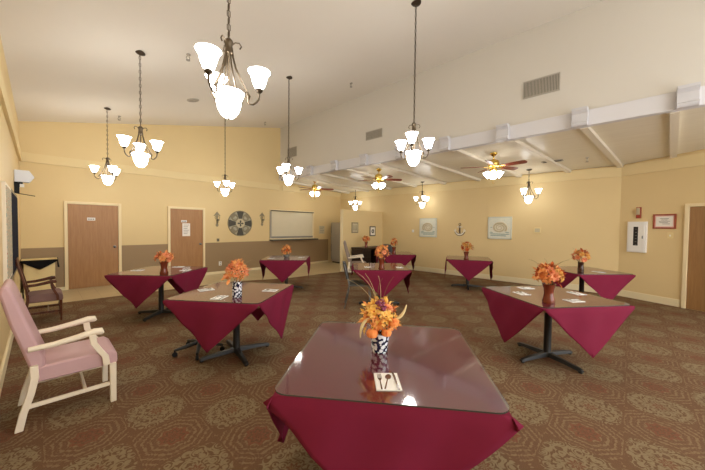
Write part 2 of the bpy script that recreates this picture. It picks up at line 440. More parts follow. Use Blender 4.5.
# doors -------------------------------------------------------------
def door(n, mat4, w, h, leafmat, knob_side, sign=None, paper=None):
    f = MB(); cw = .06
    for x in (-cw/2, w+cw/2): f.prism([(x-cw/2, 0), (x+cw/2, 0), (x+cw/2, h+cw), (x-cw/2, h+cw)], .045, mat4)
    f.prism([(0, h), (w, h), (w, h+cw), (0, h+cw)], .045, mat4)
    root = struct(f.build('door_%d' % n, M['frame_paint'], bevel=.004))
    MB().prism([(.004, .008), (w-.004, .008), (w-.004, h-.004), (.004, h-.004)], .022, mat4).build('door_leaf', leafmat, root)
    kx = w-.08 if knob_side > 0 else .08
    k = MB(); k.lathe([(.0, .0), (.032, .0), (.032, .008), (.012, .012), (.012, .04), (.028, .05), (.03, .065), (.018, .078), (0, .08)], 14, mat=mat4 @ Matrix.Translation((kx, .985, .022)))
    k.build('door_knob', M['chrome'], root, smooth=True)
    if sign:
        x, z, a, hh = sign
        s = MB(); s.prism([(x-a, z-hh), (x+a, z-hh), (x+a, z+hh), (x-a, z+hh)], .006, mat4 @ Matrix.Translation((0, 0, .022)))
        sg = s.build('door_sign', M['plastic_w'], root)
        t = MB()
        for k2 in range(3): t.prism([(x-a*.8+k2*a*.56, z-hh*.4), (x-a*.8+k2*a*.56+a*.42, z-hh*.4), (x-a*.8+k2*a*.56+a*.42, z+hh*.3), (x-a*.8+k2*a*.56, z+hh*.3)], .002, mat4 @ Matrix.Translation((0, 0, .0281)))
        t.build('sign_lettering', M['ink'], sg)
    if paper:
        x, z, a, hh = paper
        s = MB(); s.prism([(x-a, z-hh), (x+a, z-hh), (x+a, z+hh), (x-a, z+hh)], .003, mat4 @ Matrix.Translation((0, 0, .022)))
        sg = s.build('paper_notice', M['paper'], root)
        t = MB()
        for k2 in range(6):
            zz = z+hh*.7-k2*hh*.27
            t.prism([(x-a*.7, zz), (x+a*(.7-.2*(k2 % 3)), zz), (x+a*(.7-.2*(k2 % 3)), zz+.012), (x-a*.7, zz+.012)], .001, mat4 @ Matrix.Translation((0, 0, .0251)))
        t.build('printed_lines', M['ink'], sg)
    return root
door(1, onback(.455, 0), .945, 2.03, M['door_wood'], 1, sign=(.42, 1.68, .075, .035))
door(2, onback(2.58, 0), .89, 2.03, M['door_wood'], 1, sign=(.36, 1.67, .075, .03), paper=(.42, 1.42, .105, .19))
door(3, onangle(1.18, 0), .92, 2.03, M['door_wood2'], 1)

# serving hatch with a roll-down shutter -----------------------------
W = struct(MB().prism([(5.8, 1.06), (7.86, 1.06), (7.86, 2.17), (5.8, 2.17), (5.8, 2.1), (7.79, 2.1), (7.79, 1.1), (5.8, 1.1)], .04, onback(0, 0)).build('window_1', M['frame_paint'], bevel=.004))
MB().prism([(5.8, 1.1), (5.855, 1.1), (5.855, 2.1), (5.8, 2.1)], .04, onback(0, 0)).build('window_frame', M['vent'], W)
b = MB()
for k in range(20):
    z0 = 1.17+k*.0465
    b.prism([(0, z0), (.012, z0+.006), (.012, z0+.036), (0, z0+.0465)], 1.935, basis((5.855, BX-.004, 0), (0, -1, 0), (0, 0, 1), (1, 0, 0)))
b.build('roll_shutter', M['shutter'], W)
MB().box((6.82, BX-.02, 1.135), (1.93, .04, .07)).build('shutter_bar', M['plastic_g'], W)
MB().box((6.85, BX-.13, 1.04), (2.12, .26, .045)).build('window_sill', M['vent_slot'], W, bevel=.006)
MB().box((6.82, BX-.03, 2.125), (2.0, .06, .035)).build('shutter_header', M['vent_slot'], W)

# ------------------------------------------------------------------ tables
A = .535
TABLES = {
 'near':   (1.497, 1.097, -54),
 'mid':    (1.63, 3.46, -54),
 'door':   (1.44, 5.92, -49),
 'hatch':  (4.23, 6.25, -43),
 'centre': (4.71, 3.68, -46),
 'far':    (7.50, 5.27, -46),
 'anchor': (7.745, 3.11, -65),
 'amber':  (4.19, .70, -38),
 'wall':   (7.235, .675, -43),
}
PLACE = {
 'near':   'the big table with the yellow-orange bouquet, closest to the camera',
 'mid':    'the table with the orange spiky bouquet and two black bases below',
 'door':   'the table before the two brown doors',
 'hatch':  'the small far table under the serving hatch',
 'centre': 'the table beside the grey metal chair',
 'far':    'the table by the dark desk and partition',
 'anchor': 'the table below the wall anchor',
 'amber':  'the table with the full orange bouquet in amber glass',
 'wall':   'the table below the white extinguisher cabinet',
}
BASEROT = {'amber': 10, 'mid': 44}
def make_table():
    t = thing('pedestal_table', '-', 'table')
    b = MB(); b.box((0, 0, .738), (2*A-.01, 2*A-.01, .03)); b.build('tabletop', M['laminate'], t, bevel=.006)
    b = MB(); b.lathe([(0, .05), (.055, .05), (.045, .07), (.04, .09), (.04, .68), (.05, .7), (.05, .722), (0, .722)], 16)
    b.box((0, 0, .714), (.5, .06, .016)); b.box((0, 0, .714), (.06, .5, .0161)); b.build('column', M['black_iron'], t, smooth=True)
    for k in range(4):
        m = Matrix.Rotation(k*PI/2, 4, 'Z')
        b = MB(); v = []
        for x, w, z0, z1 in ((.0, .034, .03, .085), (.2, .03, .028, .068), (.38, .026, .018, .05), (.41, .022, .015, .036)):
            v.append([b.bm.verts.new(m @ Vector(q)) for q in ((x, -w, z0), (x, w, z0), (x, w*.7, z1), (x, -w*.7, z1))])
        for p, q in zip(v, v[1:]):
            for i in range(4): b.face([p[i], p[(i+1) % 4], q[(i+1) % 4], q[i]])
        b.face(v[0][::-1]); b.face(v[-1])
        f = b.build('foot', M['black_iron'], t, bevel=.003)
        g = MB(); g.lathe([(0, 0), (.02, 0), (.022, .01), (.012, .02), (0, .02)], 10, c=m @ Vector((.385, 0, 0))); g.build('glide', M['rubber'], f)
    return t
def make_cloth(key, x, y, rz, seed):
    rnd = random.Random(seed); b = MB(); nu, nv = 22, 12; big = key == 'near'
    ph = [rnd.uniform(0, 6) for _ in range(8)]
    for k in range(4):
        m = Matrix.Rotation(k*PI/2, 4, 'Z'); g = []; H = .54 if big else (.5 if k == 3 else .54); hem = .03 if big else .004; fr = .055 if big else .03
        if big and k == 2: fr = .17; H = .64
        if key in ('centre', 'mid') and k == 2: H = .17      # gathered up on the chair
        for j in range(nv+1):
            d = H*(j/nv)**1.15; row = []
            w = (A+(.045 if big else .006))*min(1, (H-d)/(H-hem)) if j < nv else .004
            fl = d/H
            for i in range(nu+1):
                s = -1+2*i/nu; X = s*w
                out = A+.001+.009*min(1, d/.02)+fr*fl*(1-.25*abs(s))+.016*fl*math.sin(X*9+ph[k])+.010*math.sin(X*17+d*9+ph[k+4])*min(1, d/.12)
                if d < 1e-9: out = A; X = s*A
                row.append(b.bm.verts.new(m @ Vector((out, X, .7625-d-.006*abs(s)**6))))
            g.append(row)
        for j in range(nv):
            for i in range(nu): b.face([g[j][i], g[j][i+1], g[j+1][i+1], g[j+1][i]])
    n = nu; g = [[b.bm.verts.new((-A+2*A*i/n, -A+2*A*j/n, .7625-.006*max(abs(-1+2*i/n)**6*(abs(-1+2*j/n) == 1), abs(-1+2*j/n)**6*(abs(-1+2*i/n) == 1)))) for i in range(n+1)] for j in range(n+1)]
    for j in range(n):
        for i in range(n): b.face([g[j][i], g[j][i+1], g[j+1][i+1], g[j+1][i]])
    # sewn hem of the second cloth corner fold, seen through the glass as a diagonal seam
    o = b.build('tablecloth', M['cloth'], None, smooth=True, merge=.002, solid=.004)
    o.location = (x, y, 0); o.rotation_euler = (0, 0, rz)
    return o
def make_glass(x, y, rz, ins=-.008):
    a, r = A+ins, .07; poly = []
    for cx, cy, a0 in ((1, 1, 0), (-1, 1, 90), (-1, -1, 180), (1, -1, 270)):
        for k in range(7):
            an = R(a0+15*k); poly.append((cx*(a-r)+r*math.cos(an), cy*(a-r)+r*math.sin(an)))
    b = MB(); b.prism(poly, .007, Matrix.Translation((0, 0, .7645)))
    o = b.build('glass_top', [M['glass'], M['glass_edge']])
    for p in o.data.polygons:
        if abs(p.normal.z) < .5: p.material_index = 1
    o.location = (x, y, 0); o.rotation_euler = (0, 0, rz)
    return o
proto = None
for i, (key, (x, y, a)) in enumerate(TABLES.items()):
    rz = R(a)
    lab = PLACE[key].replace('the ', '', 1)
    lab2 = 'square black-based pedestal table: ' + lab
    if proto is None:
        proto = make_table(); t = proto; t.location = (x, y, 0); t.rotation_euler = (0, 0, rz); t['label'] = lab2
        t['group'] = 'cloth-covered pedestal tables'
    else: t = dup(proto, (x, y, 0), rz, lab2, 'cloth-covered pedestal tables')
    for ch in t.children:
        if ch.name.startswith('foot') or ch.name.startswith('column'): ch.rotation_euler = (0, 0, R(BASEROT.get(key, 0)))
    tag(make_cloth(key, x, y, rz, i+3), 'maroon cloth on ' + PLACE[key], 'tablecloth', 'maroon tablecloths')
    tag(make_glass(x, y, rz, .008 if key == 'near' else -.008), 'glass on ' + PLACE[key], 'glass top', 'glass table tops')

# ------------------------------------------------------------------ napkins and cutlery
def make_setting(key, loc, rz, where, protos={}):
    z = .7722
    def put(name, label, cat, fn, off, dr, grp):
        ca, sa = math.cos(rz), math.sin(rz)
        L = (loc[0]+ca*off[0]-sa*off[1], loc[1]+sa*off[0]+ca*off[1], z+off[2])
        if name not in protos:
            o = fn(); protos[name] = o; o['category'] = cat
        else: o = copy_tree(protos[name])
        o.location = L; o.rotation_euler = (0, 0, rz+dr); o['label'] = label; o['group'] = grp
    def nap():
        b = MB()
        for k in range(3): b.box((.001*k, -.001*k, .0009+.0016*k), (.125-.002*k, .17-.003*k, .0014))
        return b.build('napkin', M['napkin'])
    def fork():
        b = MB(); b.prism([(-.004, -.08), (.004, -.08), (.0025, .0), (.011, .025), (-.011, .025), (-.0025, 0)], .002)
        for k in range(4):
            xx = -.0105+k*.0062; b.prism([(xx, .0248), (xx+.0028, .0248), (xx+.0022, .07), (xx+.0006, .07)], .002)
        return b.build('fork', M['silver'])
    def spoon():
        b = MB(); b.prism([(-.004, -.08), (.004, -.08), (.0025, .02), (-.0025, .02)], .002)
        b.prism([(.0155*math.cos(t)*(1-.12*math.sin(t)), .04+.025*math.sin(t)) for t in [k*PI/10 for k in range(20)]], .003)
        return b.build('spoon', M['silver'])
    def knife():
        b = MB(); b.prism([(-.005, -.085), (.005, -.085), (.0055, -.0), (-.004, 0)], .004)
        b.prism([(-.004, 0), (.007, 0), (.008, .055), (.003, .09), (-.004, .094)], .0015)
        return b.build('knife', M['silver'])
    put('napkin', 'white folded napkin ' + where, 'napkin', nap, (0, 0, 0), 0, 'napkins on the tables')
    put('fork', 'steel fork on the napkin ' + where, 'fork', fork, (-.036, 0, .0045), .0, 'forks on the napkins')
    put('spoon', 'steel spoon on the napkin ' + where, 'spoon', spoon, (-.0, .0, .0045), -.25, 'spoons on the napkins')
    put('knife', 'steel knife on the napkin ' + where, 'knife', knife, (.042, 0, .0045), .04, 'knives on the napkins')
SET = [
 ('near', (1.208, .885), -46, 'on the big table closest to the camera'),
 ('mid', (1.39, 3.76), -96, 'beside the far door-side edge of the two-base table'),
 ('mid', (1.34, 3.25), -52, 'in front of the blue vase of the two-base table'),
 ('mid', (1.93, 3.19), 36, 'on the aisle side of the two-base table'),
 ('amber', (4.02, .95), -40, 'on the amber vase table, edge facing the big table'),
 ('amber', (4.42, 1.00), 50, 'at the far door-side edge of the amber vase table'),
 ('amber', (4.52, .47), -40, 'behind the amber vase toward the extinguisher wall'),
 ('amber', (4.03, .44), 52, 'in front of the wall side of the amber vase table'),
 ('door', (1.78, 6.17), 45, 'at the far hatch side of the table before the doors'),
 ('door', (1.74, 5.64), -45, 'at the near hatch side of the table before the doors'),
 ('door', (1.15, 6.15), 45, 'at the door side of the table before the doors'),
 ('hatch', (3.86, 6.35), -54, 'on the door side of the table under the hatch'),
 ('hatch', (4.54, 6.05), -54, 'on the aisle side of the table under the hatch'),
 ('centre', (4.42, 3.75), -46, 'on the chair side of the table beside the grey chair'),
 ('centre', (4.85, 3.3), -46, 'on the table beside the grey chair, far side from it'),
 ('wall', (7.12, .42), -43, 'on the table below the extinguisher cabinet'),
]
for s in SET: make_setting(s[0], s[1], R(s[2]), s[3])

# ------------------------------------------------------------------ bouquets
VASES = {
 'pot': ([(0, 0), (.05, 0), (.052, .006), (.054, .05), (.061, .1), (.064, .125), (.058, .125), (.05, .06), (0, .055)], 'pot'),
 'jar': ([(0, 0), (.048, 0), (.052, .008), (.052, .15), (.05, .17), (.044, .17), (.044, .03), (0, .03)], 'pot'),
 'amber': ([(0, 0), (.056, 0), (.062, .012), (.05, .06), (.044, .1), (.05, .15), (.062, .19), (.066, .2), (.058, .2), (.04, .1), (.03, .03), (0, .03)], 'amber'),
 'brown': ([(0, 0), (.045, 0), (.05, .02), (.046, .1), (.044, .17), (.05, .19), (.044, .19), (.036, .05), (0, .04)], 'brown_glass'),
 'bowl': ([(0, 0), (.05, 0), (.07, .02), (.075, .06), (.07, .07), (.06, .03), (0, .02)], 'clear'),
}
def rdir(rnd, up=.25):
    while True:
        v = Vector((rnd.uniform(-1, 1), rnd.uniform(-1, 1), rnd.uniform(-.5, 1)))
        if .1 < v.length < 1 and v.z > -up: return v.normalized()
def make_bouquet(label, vase, seed, w, h, mats, n_bl, n_leaf, twigs=5, petal='round', extras=(), tall=1.0):
    rnd = random.Random(seed)
    t = thing('flower_bouquet', label, 'bouquet', group='autumn bouquets on the tables')
    prof, vm = VASES[vase]
    MB().lathe(prof, 22).build('vase', M[vm], t, smooth=True)
    vh = max(z for _, z in prof); cz = vh+h*.36
    def spot(k=1.0):
        d = rdir(rnd); return d, Vector((d.x*w*k, d.y*w*k, cz+d.z*h*.5*k))
    # stems and leaves
    b = MB()
    for _ in range(9):
        d, p = spot(.7); b.tube([(rnd.uniform(-.02, .02), rnd.uniform(-.02, .02), vh*.5), (d.x*.03, d.y*.03, vh), p], .003, 5)
    b.build('stems', M['twig_d'], t)
    for mi, mat in enumerate(mats[:2]):
        b = MB()
        for _ in range(n_leaf):
            d, p = spot(rnd.uniform(.5, .95))
            o = (d+Vector((rnd.uniform(-.6, .6), rnd.uniform(-.6, .6), rnd.uniform(-.5, .5)))).normalized()
            b.leaf(p, o, (rnd.uniform(-.4, .4), rnd.uniform(-.4, .4), 1), rnd.uniform(.26, .42)*w*1.3, rnd.uniform(.2, .3)*w*1.3, rnd.uniform(-.1, .4), 'maple' if petal == 'round' else 'petal')
        b.build('leaves', M[mat], t)
    for k in range(n_bl):
        ang = k*2.4; zz = .95-1.35*(k+.5)/n_bl
        d = Vector((math.cos(ang)*math.sqrt(max(0, 1-zz*zz)), math.sin(ang)*math.sqrt(max(0, 1-zz*zz)), zz))
        p = Vector((d.x*w*.8, d.y*w*.8, cz+d.z*h*.42))
        q = d.to_track_quat('Z', 'Y').to_matrix().to_4x4(); m = Matrix.Translation(p) @ q
        b = MB(); pr = w*rnd.uniform(.3, .4)
        for ring, (cnt, tilt, sc) in enumerate(((8, .35, 1.0), (6, .8, .75))):
            for j in range(cnt):
                a = 2*PI*j/cnt+ring*.4
                o = Vector((math.cos(a)*math.cos(tilt), math.sin(a)*math.cos(tilt), math.sin(tilt)))
                c = m @ Vector((math.cos(a)*.004, math.sin(a)*.004, 0)); e = (m.to_3x3() @ o); u = m.to_3x3() @ Vector((0, 0, 1))
                b.leaf(c, e, u, pr*sc*(1.35 if petal == 'spiky' else 1), pr*sc*(.26 if petal == 'spiky' else .55), .25)
        bl = b.build('blossom', M[mats[2+k % (len(mats)-2)]], t)
        c = MB(); c.lathe([(0, -.004), (pr*.13, 0), (pr*.12, pr*.1), (0, pr*.16)], 8, mat=m); c.build('flower_heart', M['fl_brown' if k % 4 == 3 else 'fl_rust'], bl)
    for k in range(twigs):
        a = rnd.uniform(0, 2*PI); L = tall*h*rnd.uniform(.75, 1.05); sp = rnd.uniform(.5, 1.3)*w
        pts = [(0, 0, vh*.6)]
        for j in range(1, 9):
            f = j/8; pts.append((math.cos(a+f*.7)*sp*f*f*1.4, math.sin(a+f*.7)*sp*f*f*1.4, vh+L*(f-.18*f**3)*1.15))
        MB().tube(pts, [.0026*(1-.7*j/8) for j in range(9)], 5).build('twig', M['twig' if k % 2 else 'twig_d'], t, smooth=True)
    for e in extras: e(t, cz)
    return t
def gourd(x, y, dz, r):
    def f(t, cz):
        b = MB(); b.lathe([(0, r*.62), (r*.3, r*.74), (r*.8, r*.5), (r, 0), (r*.8, -r*.55), (r*.3, -r*.72), (0, -r*.6)], 24, c=(x, y, cz+dz), lobes=8, amp=.06)
        g = b.build('gourd', M['gourd'], t, smooth=True)
        MB().tube([(x, y, cz+dz+r*.6), (x+.004, y, cz+dz+r*1.0)], [.006, .004], 6).build('gourd_stalk', M['twig_d'], g)
    return f
def berries(x, y, dz):
    def f(t, cz):
        rnd = random.Random(5); b = MB()
        for _ in range(16):
            c = Vector((x, y, cz+dz))+Vector((rnd.uniform(-1, 1), rnd.uniform(-1, 1), rnd.uniform(-1, 1)))*.026
            b.lathe([(0, -.011), (.008, -.007), (.011, 0), (.008, .007), (0, .011)], 8, c=c)
        b.build('berry_cluster', M['plum'], t, smooth=True)
    return f
def husk(p0, p1, p2):
    def f(t, cz):
        pts, rr = [], []
        for k in range(9):
            s = k/8; q = Vector(p0)*(1-s)**2+Vector(p1)*2*s*(1-s)+Vector(p2)*s*s
            pts.append(q+Vector((0, 0, cz))); rr.append(.003+.009*math.sin(PI*min(1, s*1.05))**.8*(1-.3*s))
        MB().tube(pts, rr, 8).build('husk', M['husk'], t, smooth=True)
    return f
CR = Vector((.686, -.727, 0)); CF = Vector((.727, .686, 0))     # room directions used to set extras round the bouquet
def at(r, f): v = CR*r+CF*f; return v.x, v.y
def P3(r, f, z): v = CR*r+CF*f; return (v.x, v.y, z)
tb = make_bouquet('big yellow-orange autumn bouquet with gourds in a blue and white pot', 'pot', 4, .115, .24, ['fl_yellow', 'fl_orange', 'fl_orange', 'fl_yellow', 'fl_pink'], 16, 60, 8, tall=1.6,
    extras=(gourd(*at(-.055, -.1), -.065, .036), gourd(*at(.075, -.085), .0, .034), gourd(*at(.03, -.115), -.055, .03), berries(*at(.0, -.07), .1),
            husk(P3(.08, -.02, 0), P3(.14, -.03, .0), P3(.165, -.02, .09)), husk(P3(-.07, -.07, .02), P3(-.13, -.08, -.01), P3(-.125, -.08, -.1))))
tb.location = (1.482, 1.15, .7716)
t2 = make_bouquet('spiky orange bouquet in a blue and white jar', 'jar', 9, .125, .26, ['fl_orange', 'fl_pink', 'fl_orange', 'fl_pink', 'fl_orange'], 18, 34, 3, 'spiky')
t2.location = (1.49, 3.15, .7716)
t8 = make_bouquet('full orange and coral bouquet with dark cones in an amber glass vase', 'amber', 21, .14, .25, ['fl_orange', 'fl_rust', 'fl_pink', 'fl_orange', 'fl_rust', 'fl_gold'], 20, 40, 8, tall=1.3)
t8.location = (3.74, .625, .7716)
t3 = make_bouquet('loose orange bouquet in an amber vase on the table before the doors', 'amber', 33, .14, .17, ['fl_orange', 'fl_rust', 'fl_pink', 'fl_orange'], 12, 24, 2)
t3.location = (1.36, 5.42, .7716)
for k, (loc, lab, src, sc) in enumerate((
    ((7.28, 2.97, .7716), 'rust and gold bouquet in an amber vase below the wall anchor', None, 1),
    ((6.75, .65, .7716), 'orange bouquet in a dark vase below the white extinguisher cabinet', None, 1),
    ((4.36, 3.36, .7716), 'orange bouquet in an amber vase beside the grey metal chair', None, 1),
    ((4.26, 6.29, .7716), 'orange bouquet in a low glass bowl under the serving hatch', None, 1),
    ((7.22, 5.11, .7716), 'tall slim rust bouquet on the table by the round-backed chair', None, 1),
    ((7.86, 6.75, .838), 'rust bouquet on the dark desk by the partition', None, 1))):
    v = ('amber', 'brown', 'amber', 'bowl', 'amber', 'amber')[k]
    w = (.14, .14, .14, .13, .105, .14)[k]; h = (.3, .27, .3, .28, .34, .24)[k]
    ms = (['fl_gold', 'fl_rust', 'fl_rust', 'fl_gold', 'fl_orange'], ['fl_orange', 'fl_rust', 'fl_pink', 'fl_gold', 'fl_rust'], ['fl_orange', 'fl_gold', 'fl_orange', 'fl_pink'],
          ['fl_orange', 'fl_gold', 'fl_orange', 'fl_rust'], ['fl_rust', 'fl_gold', 'fl_orange', 'fl_rust'], ['fl_rust', 'fl_gold', 'fl_orange', 'fl_rust'])[k]
    make_bouquet(lab, v, 50+k*3, w, h, ms, 13, 26, (2, 6, 2, 1, 2, 1)[k]).location = loc

# ------------------------------------------------------------------ chandeliers
def make_chandelier():
    t = thing('chandelier', '-', 'chandelier')
    # hub at z 0 ; everything hangs below it
    b = MB(); b.lathe([(0, .02), (.012, .018), (.03, .0), (.036, -.016), (.027, -.032), (.024, -.085), (.03, -.095), (.02, -.11), (.008, -.12), (.007, -.44), (.014, -.45), (0, -.46)], 14)
    b.build('hub', M['bronze'], t, smooth=True)
    for k in range(3):
        a = 2*PI*k/3; u = Vector((math.cos(a), math.sin(a), 0)); Z = Vector((0, 0, 1))
        pt = lambda r, z: u*r+Z*z
        # crest scroll at the top, long curved arm, scroll beside the bowl and the cup
        b = MB(); b.tube([pt(.02, -.03), pt(.045, -.008), pt(.075, -.006), pt(.09, -.03), (pt(.078, -.05))], [.005, .005, .005, .005, .006], 7)
        b.build('crest_scroll', M['bronze'], t, smooth=True)
        prof = [(.022, -.05), (.03, -.12), (.05, -.2), (.085, -.28), (.12, -.345), (.14, -.4), (.14, -.44), (.148, -.455), (.175, -.455), (.2, -.435), (.215, -.412), (.22, -.385), (.22, -.35)]
        b = MB(); b.tube([pt(*q) for q in prof], .0072, 8)
        sw = u.cross(Z)
        b.tube([pt(.14, -.43), pt(.152, -.395), pt(.135, -.365), pt(.112, -.372), pt(.108, -.4), pt(.124, -.41)], .006, 7)
        arm = b.build('arm', M['bronze'], t, smooth=True)
        c = MB(); c.lathe([(0, -.365), (.011, -.363), (.026, -.348), (.028, -.335), (.02, -.326), (0, -.324)], 12, c=pt(.22, 0)-Z*0); c.build('cup', M['bronze_d'], arm, smooth=True)
        s = MB(); s.lathe([(.02, -.33), (.036, -.316), (.05, -.282), (.06, -.24), (.072, -.212), (.084, -.198), (.08, -.198), (.056, -.24), (.045, -.282), (.031, -.31), (.016, -.323)], 22, c=pt(.22, 0))
        s.build('lamp_shade', M['shade'], arm, smooth=True)
    for k in range(3):
        a = 2*PI*k/3+PI/3; u = Vector((math.cos(a), math.sin(a), 0))
        MB().tube([u*r+Vector((0, 0, z)) for r, z in ((.02, -.06), (.028, -.12), (.045, -.2), (.075, -.28), (.105, -.35), (.12, -.4), (.094, -.452))], .0055, 7).build('rib', M['bronze'], t, smooth=True)
    b = MB(); b.lathe([(.112, -.388), (.106, -.4), (.092, -.44), (.086, -.475), (.076, -.515), (.054, -.555), (.028, -.575), (0, -.58), (0, -.572), (.028, -.567), (.07, -.51), (.08, -.47), (.086, -.44), (.102, -.396)], 26)
    bw = b.build('glass_bowl', M['shade'], t, smooth=True)
    b = MB(); b.tube([(.093*math.cos(2*PI*k/24), .093*math.sin(2*PI*k/24), -.455) for k in range(25)], .005, 6); b.build('bowl_ring', M['bronze_d'], t, smooth=True)
    b = MB(); b.lathe([(0, -.59), (.008, -.585), (.01, -.578), (0, -.572)], 8); b.build('finial', M['bronze_d'], t)
    return t
def hang(t, drop, slope):
    """chain from the hub up to the canopy on the ceiling"""
    b = MB(); n = max(3, int(drop/.05))
    for k in range(n):
        z0 = .02+(drop-.03)*k/n; z1 = .02+(drop-.03)*(k+1)/n; w = .011
        ux, uy = (w, 0) if k % 2 else (0, w)
        b.tube([(ux, uy, z0+.01), (ux, uy, z1-.004), (0, 0, z1+.004), (-ux, -uy, z1-.004), (-ux, -uy, z0+.01), (0, 0, z0), (ux, uy, z0+.01)], .0036, 5, cap=False)
    b.tube([(0, 0, .02), (0, 0, drop-.01)], .003, 5)
    b.build('chain', M['bronze'], t)
    m = Matrix.Translation((0, 0, drop)) @ Matrix.Rotation(-math.atan(slope), 4, 'Y')
    MB().lathe([(0, 0), (.07, 0), (.07, -.008), (.05, -.024), (.015, -.036), (0, -.04)], 18, mat=m).build('canopy', M['bronze_d'], t, smooth=True)
CH = [
 (1.0, 2.25, 2.955, 17, 'bronze chandelier nearest the camera, its long chain running out of view', 'v'),
 (1.03, 5.24, 2.975, 8, 'bronze chandelier over the table before the doors, second in its row', 'v'),
 (1.03, 8.26, 2.985, -30, 'bronze chandelier hanging before the first brown door', 'v'),
 (3.55, 2.21, 2.985, 12, 'bronze chandelier in front of the long white beam, large, at mid-room', 'v'),
 (3.56, 5.20, 2.985, 30, 'bronze chandelier hanging before the corner of white wall and back wall', 'v'),
 (3.54, 8.20, 2.955, 60, 'bronze chandelier hanging before the second door and round wall medallion', 'v'),
 (8.86, 8.22, 2.80, 30, 'short-chained bronze chandelier over the partition corner', 's'),
 (8.95, 5.20, 2.80, 30, 'short-chained bronze chandelier above the seashell picture nearest the corner', 's'),
 (8.88, 2.00, 2.80, -30, 'short-chained bronze chandelier by the ceiling fan, above the square thermostat', 's'),
]
proto_ch = make_chandelier()
copies = [proto_ch]+[copy_tree(proto_ch) for _ in CH[1:]]
for o, (x, y, z, a, lab, kind) in zip(copies, CH):
    o.location = (x, y, z); o.rotation_euler = (0, 0, 0); o['label'] = lab; o['group'] = 'bronze chandeliers'
    for ch in o.children: ch.rotation_euler = (0, 0, R(a-46.7))
    if kind == 's':                                    # the lamps under the low ceiling burn dimmer
        for p in [q for ch in o.children_recursive for q in [ch]]:
            if p.data and p.data.materials and p.data.materials[0] == M['shade']:
                p.material_slots[0].link = 'OBJECT'; p.material_slots[0].material = M['soft_shade']
    top = ceil_z(x) if kind == 'v' else soff_z(x)
    hang(o, top-z, -.2254 if kind == 'v' else .075)

# ------------------------------------------------------------------ ceiling fans
def make_fan():
    t = thing('ceiling_fan', '-', 'ceiling fan')
    MB().lathe([(0, 0), (.075, 0), (.075, -.015), (.05, -.05), (.02, -.065), (.014, -.07), (.014, -.14), (0, -.14)], 18).build('mount', M['brass'], t, smooth=True)
    MB().lathe([(0, -.12), (.05, -.125), (.1, -.15), (.12, -.185), (.12, -.23), (.1, -.26), (.06, -.275), (.06, -.3), (.075, -.31), (.075, -.335), (.04, -.35), (0, -.355)], 22).build('motor', M['brass'], t, smooth=True)
    for k in range(5):
        m = Matrix.Rotation(2*PI*k/5, 4, 'Z') @ Matrix.Translation((0, 0, -.262)) @ Matrix.Rotation(R(-13), 4, 'X')
        b = MB(); b.prism([(.2, -.045), (.3, -.062), (.62, -.072), (.68, -.06), (.7, -.02), (.7, .02), (.68, .06), (.62, .072), (.3, .062), (.2, .045)], .007, m)
        bl = b.build('blade', M['blade'], t)
        MB().prism([(.08, -.015), (.2, -.04), (.25, -.03), (.25, .03), (.2, .04), (.08, .015)], .006, m @ Matrix.Translation((0, 0, -.0065))).build('blade_iron', M['brass'], bl)
    for k in range(4):
        a = PI/4+PI/2*k; q = Matrix.Rotation(a, 4, 'Z') @ Matrix.Translation((.075, 0, -.35)) @ Matrix.Rotation(R(132), 4, 'Y')
        s = MB(); s.lathe([(.018, .01), (.035, .03), (.055, .07), (.066, .105), (.078, .12), (.074, .12), (.05, .07), (.028, .03), (.014, .012)], 16, mat=q)
        sh = s.build('lamp_shade', M['fan_shade'], t, smooth=True)
        MB().lathe([(0, -.03), (.016, -.03), (.024, .0), (.02, .018), (0, .018)], 10, mat=q).build('lamp_holder', M['brass'], sh, smooth=True)
    for x in (-.02, .025):
        MB().tube([(x, 0, -.35), (x, 0, -.56)], .0022, 5).lathe([(0, -.585), (.006, -.58), (.006, -.565), (0, -.56)], 6, c=(x, 0, 0)).build('pull_chain', M['brass'], t)
    return t
FAN = [(7.05, 2.30, -27, 'brass ceiling fan with lit lamps and red-brown blades, closest of three'),
       (6.88, 5.45, -40, 'middle brass ceiling fan of the three under the boarded ceiling'),
       (7.05, 8.60, -40, 'brass ceiling fan above the serving hatch')]
fan0 = make_fan()
fans = [fan0]+[copy_tree(fan0) for _ in FAN[1:]]
for o, (x, y, a, lab) in zip(fans, FAN):
    o.location = (x, y, soff_z(x)); o.rotation_euler = (0, 0, R(a)); o.scale = (1, 1, 1.18); o['label'] = lab; o['group'] = 'ceiling fans'

